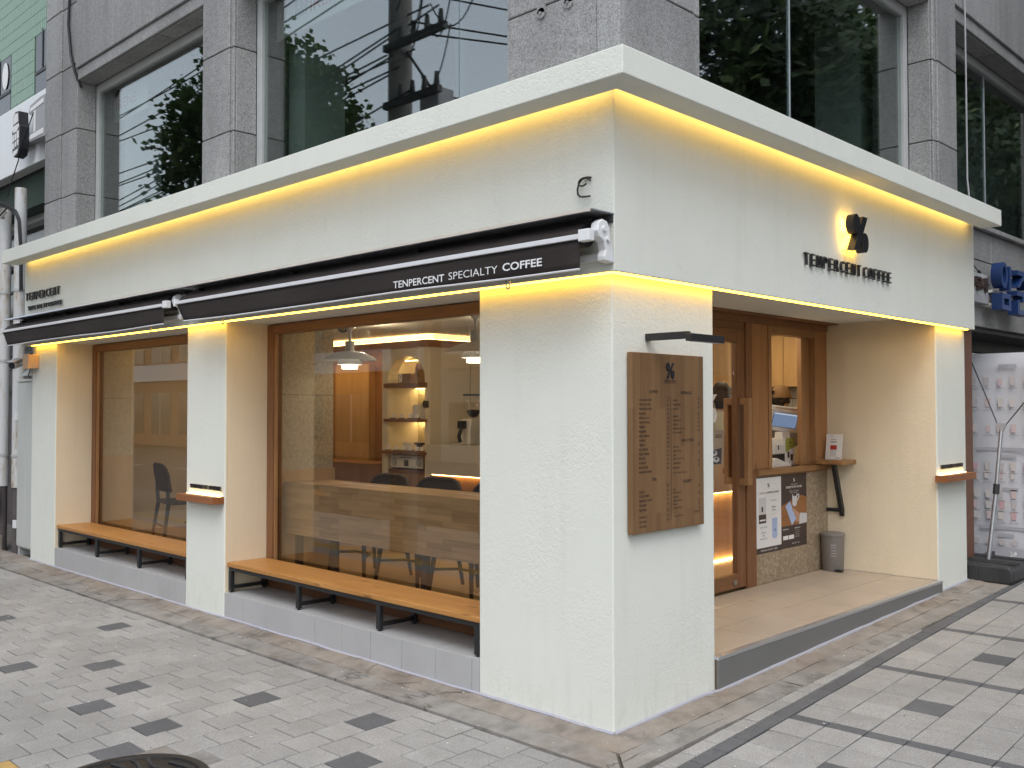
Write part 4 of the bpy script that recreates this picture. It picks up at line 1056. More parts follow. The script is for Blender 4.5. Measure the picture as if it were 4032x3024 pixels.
# ------------------------------------------------------------------ the cafe interior
FZ = .23; CZ = 2.46
intr = thing('cafe_interior', 'warm lit room of the coffee shop seen through the windows', 'room', (-4, 3, FZ))
MB().box(-8.0, EX-.062, .456, 6.3, .12, FZ).build('floor', m_int_floor, intr)
MB().box(-8.0, EX-.062, .50, 6.3, CZ, CZ+.08).build('ceiling', m_ceiling, intr)
MB().box(-8.0, EX-.001, 6.2, 6.3, FZ, CZ).build('wall', m_int_wall, intr)
MB().box(-8.05, -7.99, .45, 6.2, FZ, CZ).build('wall', m_int_wall, intr)
MB().box(-1.02, EX-.061, 4.29, 6.2, FZ, CZ).build('wall', m_int_wall, intr)
MB().box(EX-.12, EX-.061, .94, 1.9, FZ, CZ).build('wall', m_int_wall, intr)
MB().box(-1.0, EX-.062, 1.9, 4.288, 2.39, CZ).build('wall', m_int_wall, intr)
for x0, x1, y1 in ((-4.47, -3.90, 1.045), (-7.989, -7.50, .872)):
    MB().box(x0, x1, .457, y1, 1.769, CZ).build('stone_panel', m_stone_panel, intr); MB().box(x0, x1, .457, y1, 1.1405, 1.764).build('stone_panel', m_stone_panel, intr)
    MB().box(x0, x1-.001, .457, y1-.001, 1.7635, 1.7695).build('panel_joint', m_print_brown, intr)
    MB().box(x0-.0, x1+.012, .457, y1+.012, FZ, 1.140).build('wainscot', m_int_wood_lt, intr)
# wood back wall with door, cabinet and niche block
MB().box(-7.98, -5.725, 3.5, 3.6, FZ, CZ).build('wall', m_int_wood, intr)
dd = MB().box(-6.27, -5.76, 3.46, 3.499, FZ, 2.19).build('inner_door', m_int_wood, intr, bevel=.003)
MB().cyl((-5.83, 3.44, 1.15), (-5.83, 3.44, 1.42), .012, n=8).build('handle', m_steel, dd)
MB().box(-7.2, -6.5, 3.40, 3.498, FZ, 2.2).build('wall_panel', m_int_wood_lt, intr)
MB().box(-7.6, -5.74, 2.9, 3.3, FZ, 1.02).build('low_cabinet', m_int_wood, intr, bevel=.003)
nb = thing('display_niche', 'cream display block with an arched lit niche and three wooden shelves', 'display niche', (-5.3, 3.0, FZ))
xa, xb_, ya = -5.72, -4.89, 3.0
MB().box(xa, -5.62, ya, 3.6, FZ, 2.32).build('side', m_int_wall, nb); MB().box(-4.97, xb_, ya, 3.6, FZ, 2.32).build('side', m_int_wall, nb)
MB().box(-5.62, -4.97, 3.45, 3.6, FZ, 2.32).build('back', m_int_wall, nb)
ar = [(-5.62, 2.32), (-5.62, 1.94)]+[(-5.295-.325*math.cos(math.pi*i/16), 1.94+.295*math.sin(math.pi*i/16)**.8) for i in range(1, 16)]+[(-4.97, 1.94), (-4.97, 2.32)]
am = MB()
for p_, q_ in zip(ar[1:-1], ar[2:-1]): am.prism([p_, q_, (q_[0], 2.32), (p_[0], 2.32)], 'y', ya, ya+.14)
am.build('arch', m_int_wall, nb)
MB().box(-5.66, -4.93, ya-.03, 3.45, 1.885, 1.935).build('shelf', m_wood_x, nb); MB().box(-5.66, -4.93, ya-.03, 3.45, 1.50, 1.535).build('shelf', m_wood_x, nb); MB().box(-5.68, -4.93, ya-.04, 3.45, 1.14, 1.175).build('shelf', m_wood_x, nb)
MB().box(-5.62, -4.97, ya+.01, 3.44, .93, .966).build('shelf', m_wood_x, nb); MB().box(-5.62, -4.97, ya+.01, 3.44, FZ, .925).build('cupboard', m_int_wood, nb)
for z in (2.19, 1.878, 1.492, 1.132): MB().box(-5.60, -4.99, 3.40 if z < 2.1 else ya+.145, 3.43 if z < 2.1 else ya+.165, z, z+.006).build('niche_light', m_led_niche, nb)
MB().box(-7.9, -4.84, ya-.06, ya-.001, 2.322, 2.40).build('crown_moulding', m_wood_x, nb); MB().box(-4.888, -4.84, ya-.0, 6.0, 2.322, 2.40).build('crown_moulding', m_wood_y, nb)
MB().box(-7.9, -4.86, ya-.03, ya+.06, 2.401, 2.406).build('cove_light', m_led_int, nb); MB().box(-4.89, -4.86, ya+.1, 6.0, 2.401, 2.406).build('cove_light', m_led_int, nb)
MB().box(-7.9, -4.95, 3.09, 3.12, 2.405, CZ).build('cove_wall', m_ceiling, nb); MB().box(-4.95, -4.92, 3.09, 6.0, 2.405, CZ).build('cove_wall', m_ceiling, nb)
MB().box(-4.92, -4.889, 3.61, 6.19, FZ, 2.32).build('side_wall', m_int_wall, nb)
# goods in the niche
def bag(x, y, z, w, h, label):
    b = thing('coffee_bag', label, 'coffee bag', (x, y, z), 'coffee bags in the arched niche')
    MB().add([(x-w/2, y-.045, z), (x+w/2, y-.045, z), (x+w/2, y+.045, z), (x-w/2, y+.045, z), (x-w*.52, y-.03, z+h*.75), (x+w*.52, y-.03, z+h*.75), (x+w*.52, y+.03, z+h*.75), (x-w*.52, y+.03, z+h*.75), (x-w*.56, y-.004, z+h), (x+w*.56, y-.004, z+h), (x+w*.56, y+.004, z+h), (x-w*.56, y+.004, z+h)],
             [(0, 3, 2, 1)]+[(i, (i+1) % 4, 4+(i+1) % 4, 4+i) for i in range(4)]+[(4+i, 4+(i+1) % 4, 8+(i+1) % 4, 8+i) for i in range(4)]+[(8, 9, 10, 11)]).build('body', plain('kraft', (.33, .19, .085), .8), b, bevel=.006)
    g = MB(); put_text(g, '%', (x-w*.18, y-.0475, z+h*.28), (1, 0, 0), (0, 0, 1), (0, -1, 0), w=w*.36, h=h*.22); g.build('logo', m_letter, b)
bag(-5.17, 3.12, 1.9355, .14, .225, 'tall kraft coffee bag with a percent sign in the arched niche'); bag(-5.03, 3.16, 1.9355, .11, .17, 'short kraft coffee bag half hidden at the right of the niche')
bx_ = thing('gift_box', 'small kraft box with a white percent label in the arched niche', 'box', (-5.42, 3.12, 1.9355))
MB().box(-5.53, -5.32, 3.08, 3.20, 1.9355, 2.045).build('body', plain('kraft_box', (.28, .16, .07), .8), bx_, bevel=.002)
MB().box(-5.515, -5.462, 3.0785, 3.0798, 1.95, 2.043).build('label', m_print_white, bx_); g = MB(); put_text(g, '%', (-5.505, 3.078, 2.0), (1, 0, 0), (0, 0, 1), (0, -1, 0), w=.032, h=.03); g.build('logo', m_letter, bx_)
def cards(xs, z, word):
    for i, x in enumerate(xs):
        c = thing('price_card', 'small white price card on the %s niche shelf, %s from the left' % (word, ['first', 'second', 'third', 'fourth', 'fifth', 'sixth'][i]), 'card', (x, 2.985, z), 'price cards on the niche shelves')
        MB().prism([(2.985, z), (2.991, z), (3.005, z+.055), (2.999, z+.055)], 'x', x-.03, x+.03).build('card', m_print_white, c); MB().box(x-.034, x+.034, 2.975, 3.01, z-.0, z+.012).build('foot', m_wood_x, c)
cards((-5.52, -5.36, -5.21, -5.09), 1.5355, 'middle'); cards((-5.60, -5.46, -5.33, -5.21, -5.10, -5.02), 1.1755, 'lower')
for i, (x, lab) in enumerate(((-5.43, 'clear glass bottle on the middle niche shelf'), (-5.30, 'clear tumbler on the middle niche shelf'), (-5.18, 'frosted tumbler on the middle niche shelf'))):
    tag(MB().lathe((x, 3.16, 1.5358), [(0, 0), (.038, 0), (.045, .15), (.043, .155), (.02, .19) if i == 0 else (.04, .158), (.012, .26) if i == 0 else (0, .158), (0, .262) if i == 0 else (0, .157)], 20).build('tumbler', m_offwhite if i else m_glass_clear, loc=(x, 3.16, 1.5358), smooth=True), lab, 'tumbler')
tag(MB().cyl((-5.08, 3.1, 1.70), (-5.08, 3.112, 1.70), .05, n=24).cyl((-5.08, 3.106, 1.5358), (-5.08, 3.106, 1.66), .006, n=8).build('round_sign', m_letter, loc=(-5.08, 3.1, 1.5358)), 'round black sign on a stick on the middle niche shelf', 'sign')
for i, (x, m_, lab) in enumerate(((-5.45, m_offwhite, 'cream mug on the lower niche shelf'), (-5.05, m_offwhite, 'white cup at the right end of the lower niche shelf'))):
    t = thing('mug', lab, 'mug', (x, 3.15, 1.1755)); MB().lathe((x, 3.15, 1.1757), [(0, 0), (.045, 0), (.05, .09), (.045, .09), (.04, .01), (0, .01)], 20).build('body', m_, t, smooth=True)
    MB().tube([(x+.045, 3.15, 1.25), (x+.08, 3.15, 1.245), (x+.08, 3.15, 1.205), (x+.045, 3.15, 1.2)], .006, 6).build('handle', m_, t, smooth=True)
tag(MB().box(-5.27, -5.13, 3.10, 3.16, 1.245, 1.268).box(-5.23, -5.20, 3.10, 3.16, 1.1757, 1.2455).build('phone_stand', plain('navy', (.02, .03, .09), .5), loc=(-5.2, 3.13, 1.1757)), 'navy blue stand on the lower niche shelf', 'stand')
rd = thing('radio', 'white and wood tabletop radio in the bottom of the niche', 'radio', (-5.3, 3.15, .966))
MB().box(-5.59, -5.02, 3.03, 3.30, .985, 1.128).build('body', m_wood_x, rd, bevel=.008); MB().box(-5.585, -5.025, 3.018, 3.0295, .988, 1.125).build('front_panel', m_offwhite, rd, bevel=.003)
for x in (-5.52, -5.09): MB().cyl((x, 3.010, 1.055), (x, 3.0178, 1.055), .045, n=24).build('speaker', m_print_grey, rd)
MB().box(-5.34, -5.27, 3.012, 3.0178, 1.01, 1.075).build('display', m_letter, rd); MB().box(-5.42, -5.20, 3.014, 3.0178, 1.10, 1.106).build('slot', m_letter, rd)
for x in (-5.52, -5.09): MB().cyl((x, 3.1, .9665), (x, 3.1, .9855), .012, n=8).build('foot', m_black, rd)
tag(MB().box(-4.962, -4.902, 2.985, 2.9985, 1.66, 1.735).build('thermostat', m_letter, loc=(-4.93, 2.99, 1.66), bevel=.003), 'small dark green control panel on the niche block', 'control panel')
# bar: front run and return with lit edges
bar = thing('bar_counter', 'pale fronted bar counter with a glowing yellow edge', 'counter', (-3, 3.2, FZ))
MB().box(-4.83, -1.75, 2.9, 3.5, .95, 1.265).build('upper_front', m_bar_front, bar, bevel=.004); MB().box(-4.83, -1.85, 2.99, 3.48, FZ, .95).build('lower_front', m_int_wood, bar)
MB().box(-4.80, -1.80, 2.955, 2.975, .938, .948).build('edge_light', m_led_int, bar)
MB().box(-2.30, -1.75, 3.501, 5.6, .88, 1.265).build('upper_return', m_bar_front, bar, bevel=.004); MB().box(-2.30, -1.84, 3.501, 5.6, FZ, .88).build('lower_return', m_int_wood_lt, bar)
MB().box(-1.825, -1.805, 2.95, 5.6, .868, .878).build('edge_light', m_led_int, bar); MB().box(-1.835, -1.815, 2.95, 5.6, .236, .246).build('toe_light', m_led_int, bar)
def grinder(x, label):
    g = thing('coffee_grinder', label, 'grinder', (x, 3.2, 1.265), 'coffee grinders on the bar')
    MB().prism([(3.06, 1.2655), (3.32, 1.2655), (3.32, 1.54), (3.09, 1.54), (3.06, 1.45)], 'x', x-.085, x+.085).build('body', m_offwhite, g, bevel=.012)
    MB().lathe((x, 3.19, 1.54), [(.045, .0), (.05, .03), (.105, .14), (.108, .245), (.103, .245), (.10, .14), (.045, .03)], 28).build('hopper', m_glass_clear, g, smooth=True)
    MB().lathe((x, 3.19, 1.552), [(0, 0), (.044, .012), (.075, .07), (.05, .085), (0, .078)], 20).build('beans', plain('beans', (.025, .014, .010), .5, 0, .4, 60), g, smooth=True)
    MB().lathe((x, 3.19, 1.785), [(0, 0), (.112, 0), (.112, .018), (0, .022)], 28).build('lid', m_black, g, smooth=True)
    MB().box(x-.03, x+.03, 2.98, 3.065, 1.44, 1.52).build('spout', m_black, g, bevel=.008); MB().tube([(x+.01, 3.0, 1.44), (x+.012, 2.97, 1.36), (x+.01, 2.99, 1.30)], .02, 8).build('fork', m_black, g, smooth=True)
grinder(-4.40, 'white coffee grinder with a clear hopper of beans, left on the bar'); grinder(-4.02, 'second white coffee grinder at the right edge of the window')
# counter below the service window with the till
MB().box(-1.36, EX-.301, 3.27, 4.28, 1.10, 1.15).build('service_counter', m_offwhite, intr); MB().box(-1.22, EX-.07, 3.27, 4.27, FZ, 1.099).build('service_counter_front', m_int_wood_lt, intr)
till = thing('till', 'white till with a tilted blue lit display behind the service window', 'till', (-1.24, 3.98, 1.1505))
T = Matrix.Translation((-1.22, 4.0, 1.532)) @ Matrix.Rotation(R(-30), 4, 'Z') @ Matrix.Rotation(R(14), 4, 'Y') @ Matrix.Rotation(R(-7), 4, 'X') @ Matrix.Scale(.80, 4)
def tl(mb): return mb.xf(T)
tl(MB().box(-.03, 0, -.195, .195, -.115, .12)).build('housing', m_white, till, bevel=.006); tl(MB().box(.0008, .003, -.155, .16, -.07, .095)).build('bezel', m_letter, till)
tl(MB().box(.0035, .004, -.15, .155, -.065, .09)).build('screen', emis('till_screen', (.22, .30, .46), .45), till); tl(MB().box(.0042, .0046, -.15, .155, .074, .09)).build('screen_bar', emis('till_bar', (.6, .7, .85), .45), till)
tl(MB().box(-.02, .004, -.19, .19, .125, .165)).build('top_sign', m_print_white, till)
tl(MB().box(.0045, .005, -.15, .15, .138, .15)).build('top_print', m_peach, till)
MB().prism([(-1.30, 1.1505), (-1.16, 1.1505), (-1.20, 1.44), (-1.27, 1.44)], 'y', 3.92, 4.06).build('stand', m_white, till, bevel=.006)
pr_ = thing('receipt_printer', 'small white receipt printer beside the till', 'printer', (-1.2, 3.72, 1.1505))
MB().prism([(-1.27, 1.1505), (-1.13, 1.1505), (-1.13, 1.25), (-1.27, 1.25)], 'y', 3.66, 3.86).build('base', m_black, pr_, bevel=.006); MB().prism([(-1.275, 1.2505), (-1.125, 1.2505), (-1.125, 1.33), (-1.15, 1.385), (-1.275, 1.39)], 'y', 3.64, 3.85).build('cover', m_offwhite, pr_, bevel=.012)
MB().box(-1.1245, -1.122, 3.71, 3.725, 1.29, 1.33).build('switch', m_letter, pr_)
tm = thing('card_terminal', 'white sloping card terminal on the service sill', 'card terminal', (-1.03, 3.5, 1.155))
MB().prism([(3.385, 1.155), (3.70, 1.155), (3.70, 1.168), (3.46, 1.232), (3.40, 1.225)], 'x', -1.09, -.99).build('body', m_offwhite, tm, bevel=.006)
T2 = [(x, y, z) for x in (-1.07, -1.01) for (y, z) in ((3.49, 1.2265), (3.58, 1.2025))]
MB().quad(T2[0], T2[2], T2[3], T2[1]).build('screen', m_letter, tm)
MB().box(-1.088, -.992, 3.71, 3.84, 1.155, 1.163).build('card_tray', m_black, tm)
gc = thing('menu_card', 'tall narrow green and white drink card inside the service window', 'card', (-1.12, 3.9, 1.155))
MB().box(-1.126, -1.12, 3.83, 3.995, 1.155, 1.388).build('panel', m_print_white, gc)
MB().add([(-1.1195, y, z) for y, z in ((3.83, 1.262), (3.995, 1.31), (3.995, 1.388), (3.83, 1.388))], [(0, 1, 2, 3)]).build('green_field', m_print_green, gc)
MB().add([(-1.119, y, z) for y, z in ((3.865, 1.215), (3.9, 1.215), (3.902, 1.272), (3.863, 1.272))]+[(-1.119, y, z) for y, z in ((3.92, 1.19), (3.962, 1.19), (3.965, 1.245), (3.917, 1.245))], [(0, 1, 2, 3), (4, 5, 6, 7)]).build('drink_picture', m_print_brown, gc)
MB().add([(-1.1185, y, z) for y, z in ((3.88, 1.315), (3.95, 1.315), (3.95, 1.32), (3.88, 1.32))]+[(-1.1185, y, z) for y, z in ((3.895, 1.342), (3.935, 1.342), (3.935, 1.352), (3.895, 1.352))], [(0, 1, 2, 3), (4, 5, 6, 7)]).build('print', m_letter, gc)
# posters behind the door glass
dp = thing('poster', 'cream poster of two coffee cups seen behind the door glass', 'poster', (-1.06, 2.6, 1.2))
MB().prism([(2.53, 1.21), (2.72, 1.21), (2.755, 1.48), (2.58, 1.48)], 'x', -1.062, -1.06).build('sheet', plain('cream_paper', (.55, .45, .33), .6), dp)
MB().prism([(2.535, 1.215), (2.70, 1.215), (2.71, 1.34), (2.55, 1.32)], 'x', -1.0595, -1.059).build('photo', m_rust, dp)
for y, z in ((2.60, 1.30), (2.63, 1.25)):
    MB().prism(ell((y, z), .045, .022, 16), 'x', -1.0585, -1.058).build('cup_picture', m_print_white, dp); MB().prism(ell((y, z+.008), .018, .009, 12), 'x', -1.0575, -1.057).build('coffee_picture', m_print_brown, dp)
k = MB()
for z in (1.44, 1.43, 1.42): k.quad((-1.0585, 2.62, z), (-1.0585, 2.71, z), (-1.0585, 2.71, z+.004), (-1.0585, 2.62, z+.004))
k.build('print', m_print_brown, dp)
dp2 = thing('poster', 'cream poster at the left edge of the door glass', 'poster', (-1.06, 2.4, 1.2))
MB().prism([(2.34, 1.19), (2.50, 1.21), (2.545, 1.485), (2.36, 1.485)], 'x', -1.068, -1.066).build('sheet', plain('cream_paper2', (.58, .50, .38), .6), dp2)
k = MB()
for z in (1.455, 1.36, 1.29, 1.235): k.box(-1.0655, -1.065, 2.43, 2.49, z, z+.008)
k.build('print', m_print_brown, dp2)
MB().box(-2.9, -1.5, 5.2, 5.32, CZ-.03, CZ-.001).build('strip_light', m_led_staff, intr)
# staff wall: upper cabinets and tile
for i in range(8): MB().box(-3.4+.245*i, -3.4+.245*i+.24, 5.75, 6.19, 1.885, CZ-.01).build('upper_cabinet', m_int_wood_lt, intr, bevel=.003)
for i in range(10):
    for j in range(5): MB().box(-3.3+.2*i, -3.3+.2*i+.196, 6.185, 6.199, 1.38+.1*j, 1.38+.1*j+.096).build('wall_tile', m_white_tile, intr)

# ------------------------------------------------------------------ table, chairs and lamps by the window
def win_table(x0, x1, label):
    t = thing('window_table', label, 'table', ((x0+x1)/2, .75, FZ), 'tables along the windows')
    MB().box(x0, x1, .55, .585, .625, 1.048).build('front_panel', m_table, t, bevel=.002); MB().box(x0, x1, .5855, .95, 1.008, 1.046).build('table_top', m_table, t, bevel=.003)
    for x in (x0+.12, x0+.62, (x0+x1)/2+.3, x1-.08):
        MB().box(x-.03, x+.03, .60, .64, FZ, .6245).build('leg', m_black, t)
    MB().box(x0+.05, x1-.05, .60, .64, FZ+.09, FZ+.13).build('stretcher', m_black, t)
win_table(-3.885, -1.06, 'finger jointed wooden window table behind the right hand window')
def chair(x, y, rz, label):
    c = thing('chair', label, 'chair', (x, y, FZ), 'rattan chairs inside the windows')
    M_ = Matrix.Translation((x, y, FZ)) @ Matrix.Rotation(rz, 4, 'Z')
    def P_(name, mb, m, **k): mb.xf(M_).build(name, m, c, **k)
    P_('seat', MB().box(-.23, .23, -.22, .22, .42, .46), m_rattan, bevel=.02)
    n = 12; vs = []; fs = []
    for i in range(n+1):
        a = -1.05+2.1*i/n; xx = .27*math.sin(a)/math.sin(1.05)*.98; yy = .20+.09*(math.cos(a)-math.cos(1.05))
        zt = .84-.10*abs(a/1.05)**4; zb = .56
        vs += [(xx, yy+.03, zt), (xx, yy, zb)]
    fs = [(2*i, 2*i+1, 2*i+3, 2*i+2) for i in range(n)]
    P_('backrest', MB().add(vs, fs), m_rattan, smooth=True)
    c.children[-1].modifiers.new('thick', 'SOLIDIFY').thickness = .018
    P_('back_rim', MB().tube([vs[1]]+[vs[2*i] for i in range(n+1)]+[vs[2*n+1]], .016, 8), m_rattan, smooth=True)
    for sx_ in (-1, 1):
        P_('leg', MB().tube([(sx_*.20, -.19, .42), (sx_*.25, -.23, 0)], [.022, .014], 8), m_darkwood, smooth=True)
        P_('leg', MB().tube([(sx_*.22, .22, .60), (sx_*.21, .21, .42), (sx_*.25, .27, 0)], [.018, .022, .014], 8), m_darkwood, smooth=True)
    P_('stretcher', MB().tube([(-.23, -.21, .20), (-.1, -.05, .2), (.1, -.05, .2), (.23, -.21, .20)], .011, 8), m_darkwood, smooth=True); P_('stretcher', MB().tube([(-.23, .24, .20), (.23, .24, .20)], .011, 8), m_darkwood, smooth=True)
chair(-3.58, 1.18, 0.0, 'dark rattan chair at the window table, the leftmost of three'); chair(-2.93, 1.18, .05, 'dark rattan chair at the window table, the middle of three'); chair(-2.28, 1.18, -.04, 'dark rattan chair at the window table, nearest the corner pier')
chair(-6.62, 1.05, R(168), 'dark rattan chair behind the far left window')
def pendant(x, y, label):
    p_ = thing('pendant_lamp', label, 'lamp', (x, y, 2.0), 'white pendant lamps above the window table')
    MB().lathe((x, y, 2.22), [(.045, .24), (.06, .17), (.05, .12), (.012, .075), (.012, 0), (.04, -.002), (.04, -.09), (.05, -.093)], 24).build('stem', m_white, p_, smooth=True)
    MB().lathe((x, y, 2.06), [(.05, .075), (.12, .06), (.19, .03), (.23, -.0), (.228, -.003), (.185, .022), (.11, .05), (.05, .06)], 40).build('top_shade', m_white, p_, smooth=True)
    MB().lathe((x, y, 2.02), [(.085, .045), (.108, 0), (.105, 0), (.083, .043)], 32).build('middle_shade', m_white, p_, smooth=True)
    MB().lathe((x, y, 1.985), [(.066, .036), (.066, 0), (.0, .0)], 28).build('glass', m_pendant_glow, p_, smooth=True)
pendant(-3.60, 1.0, 'white layered pendant lamp hanging inside the right hand window, fully seen'); pendant(-2.06, 1.0, 'white layered pendant lamp half hidden behind the corner pier')
def dome(x, y, label):
    d = thing('dome_camera', label, 'camera', (x, y, CZ-.1), 'dome cameras on the cafe ceiling')
    MB().lathe((x, y, CZ-.075), [(0, .074), (.075, .074), (.08, .03), (.065, 0), (0, 0)], 24).build('housing', m_white, d, smooth=True)
    MB().lathe((x, y, CZ-.076), [(.05, 0), (.046, -.03), (.03, -.048), (0, -.054)], 20).build('dome', m_darkglass, d, smooth=True)
dome(-4.05, 1.25, 'white dome camera on the ceiling behind the right hand window'); dome(-6.75, 1.0, 'white dome camera on the ceiling behind the far left window')
def downlight(x, y, label, e=9):
    d = thing('downlight', label, 'lamp', (x, y, CZ), 'recessed ceiling lights')
    MB().lathe((x, y, CZ-.006), [(.035, .002), (.048, 0), (.052, .0055)], 24).build('rim', m_white, d, smooth=True); MB().lathe((x, y, CZ-.003), [(0, 0), (.034, 0)], 20).build('lens', m_downlight, d)
    ld = bpy.data.lights.new('downlight_glow', 'POINT'); ld.energy = e; ld.color = (1, .83, .60); ld.shadow_soft_size = .04
    lo = bpy.data.objects.new('downlight_glow', ld); col.objects.link(lo); lo.parent = d; lo.location = (0, 0, -.10)
for i, (x, y, w) in enumerate(((-4.35, 1.75, 'in front of the display niche'), (-2.9, 2.1, 'over the bar counter'), (-1.9, 2.1, 'just inside the door'), (-6.4, 1.9, 'behind the far left window'), (-2.1, 4.6, 'over the staff side of the bar'), (-1.35, 3.7, 'over the till'))):
    downlight(x, y, 'small round ceiling light '+w, (10, 7, 6, 4, 6, 5)[i])

# ------------------------------------------------------------------ the two baristas
def person(x, y, rz, label, cap_c, top_c, apron_c, hair_c, h=1.64, lean=0.0):
    p_ = thing('person', label, 'person', (x, y, FZ), 'staff behind the counter')
    k = h/1.70
    J_ = {'pel': (0, 0, .95, .135, .10), 'waist': (0, -.01, 1.08, .125, .095), 'chest': (0, -.015-lean*.4, 1.28, .15, .105), 'neckb': (0, -.01-lean, 1.43, .07, .065), 'neck': (0, -.02-lean*1.1, 1.49, .052, .052), 'chin': (0, -.035-lean*1.3, 1.56, .068, .078), 'head': (0, -.03-lean*1.4, 1.64, .078, .095), 'crown': (0, -.02-lean*1.4, 1.70, .055, .065), 'nose': (0, -.115-lean*1.4, 1.60, .014, .014)}
    for s_, n_ in ((-1, 'l'), (1, 'r')):
        J_['sh'+n_] = (s_*.165, -.01-lean*.8, 1.39, .06, .06); J_['el'+n_] = (s_*.22, -.06-lean, 1.13, .045, .045); J_['wr'+n_] = (s_*.16, -.28-lean, 1.08, .03, .026); J_['pa'+n_] = (s_*.14, -.35-lean, 1.07, .036, .018); J_['hp'+n_] = (s_*.09, 0, .88, .09, .09); J_['kn'+n_] = (s_*.10, -.01, .48, .06, .06); J_['an'+n_] = (s_*.10, .02, .08, .042, .042); J_['to'+n_] = (s_*.11, -.14, .04, .042, .03)
        for f_ in range(4): J_['f%d%s' % (f_, n_)] = (s_*(.165-.018*f_), -.42-lean+.006*abs(f_-1), 1.055, .0085, .0085); J_['g%d%s' % (f_, n_)] = (s_*(.165-.018*f_), -.45-lean, 1.035, .0075, .0075)
        J_['th'+n_] = (s_*.10, -.38-lean, 1.06, .009, .009)
    E_ = [('pel', 'waist'), ('waist', 'chest'), ('chest', 'neckb'), ('neckb', 'neck'), ('neck', 'chin'), ('chin', 'head'), ('head', 'crown'), ('head', 'nose')]
    for n_ in 'lr':
        E_ += [('chest', 'sh'+n_), ('sh'+n_, 'el'+n_), ('el'+n_, 'wr'+n_), ('wr'+n_, 'pa'+n_), ('pa'+n_, 'th'+n_), ('pel', 'hp'+n_), ('hp'+n_, 'kn'+n_), ('kn'+n_, 'an'+n_), ('an'+n_, 'to'+n_)]
        for f_ in range(4): E_ += [('pa'+n_, 'f%d%s' % (f_, n_)), ('f%d%s' % (f_, n_), 'g%d%s' % (f_, n_))]
    names = list(J_); me = bpy.data.meshes.new('body'); me.from_pydata([tuple(c*k for c in J_[n_][:3]) for n_ in names], [(names.index(a_), names.index(b_)) for a_, b_ in E_], [])
    o = bpy.data.objects.new('body', me); _tsc.collection.objects.link(o)
    o.modifiers.new('skin', 'SKIN'); sd = o.modifiers.new('sub', 'SUBSURF'); sd.levels = 2; sd.render_levels = 2
    for i, n_ in enumerate(names):
        sv = me.skin_vertices[0].data[i]; sv.radius = (J_[n_][3]*k, J_[n_][4]*k); sv.use_root = (n_ == 'pel')
    vl = _tsc.view_layers[0]; vl.update(); m2 = bpy.data.meshes.new_from_object(o.evaluated_get(vl.depsgraph)); bpy.data.objects.remove(o)
    m2.materials.clear()
    for mt_ in (m_skin, plain('shirt', top_c, .8), plain('trousers', (.03, .03, .035), .8)): m2.materials.append(mt_)
    for pl in m2.polygons:
        z = pl.center.z/k; ax = abs(pl.center.x)/k
        pl.material_index = 0 if (z > 1.455 or (z < 1.20 and z > .98 and pl.center.y/k < -.20-lean)) else (1 if z > .93 else 2); pl.use_smooth = True
    b = bpy.data.objects.new('body', m2); col.objects.link(b); b.parent = p_; m2.name = 'body'
    hy = -.03-lean*1.4
    def P_(name, mb, m, **kk): mb.xf(Matrix.Translation((x, y, FZ)) @ Matrix.Scale(k, 4)).build(name, m, p_, **kk)
    # hair, cap with brim and back opening, apron
    def shell(name, r, z0, z1, m, gap=None, n=28, rows=8):
        vs = []; fs = []
        for j in range(rows+1):
            t = j/rows; ph = math.pi/2*t
            for i in range(n):
                a = 2*math.pi*i/n; rr = math.cos(ph)**.75
                vs.append((r[0]*rr*math.sin(a), hy+.012+r[1]*rr*math.cos(a), z0+(z1-z0)*math.sin(ph)))
        for j in range(rows):
            for i in range(n):
                a = 2*math.pi*(i+.5)/n
                if gap and j < gap[1] and abs((a+math.pi) % (2*math.pi)-math.pi) < gap[0] and j >= gap[2]: continue
                fs.append((j*n+i, j*n+(i+1) % n, (j+1)*n+(i+1) % n, (j+1)*n+i))
        P_(name, MB().add(vs, fs), m, smooth=True); p_.children[-1].modifiers.new('thick', 'SOLIDIFY').thickness = .004
    cm = fabric('cap_cloth', cap_c)
    shell('hair', (.088, .104), 1.56, 1.735, plain('hair', hair_c, .6)); 
    P_('hair_back', MB().lathe((0, hy+.05, 1.50), [(0, -.02), (.06, -.01), (.075, .06), (.078, .14), (.06, .18), (0, .19)], 16), plain('hair_back', hair_c, .6), smooth=True)
    shell('cap', (.100, .117), 1.625, 1.765, cm, (.45, 3, 1))
    br = [(.098*math.sin(a), hy+.012-.112*math.cos(a), 1.628) for a in [-1.1+2.2*i/12 for i in range(13)]]; br2 = [(.085*math.sin(a)*1.05, hy-.06-.15*math.cos(a)**.5 if abs(a) < 1.5 else hy-.06, 1.612) for a in [-1.1+2.2*i/12 for i in range(13)]]
    P_('cap_brim', MB().add(br+br2, [(i, i+1, 14+i, 13+i) for i in range(12)]), cm, smooth=True); p_.children[-1].modifiers.new('thick', 'SOLIDIFY').thickness = .006
    P_('apron', MB().add([(-.12, -.135-lean*.6, 1.36), (.12, -.135-lean*.6, 1.36), (.19, -.13, 1.05), (.20, -.14, .55), (-.20, -.14, .55), (-.19, -.13, 1.05)], [(0, 1, 2, 5), (5, 2, 3, 4)]), plain('apron_cloth', apron_c, .8))
    p_.children[-1].modifiers.new('thick', 'SOLIDIFY').thickness = .006
    p_.rotation_euler = (0, 0, rz)
person(-1.98, 5.30, R(150), 'person in a tan cap with back turned, working behind the service window', (.21, .125, .06), (.10, .09, .085), (.03, .03, .03), (.02, .014, .012), 1.60)
person(-2.06, 4.32, R(215), 'person in a dark cap and light top, seen through the door glass', (.012, .014, .014), (.42, .42, .36), (.018, .018, .02), (.02, .014, .012), 1.62, .03)

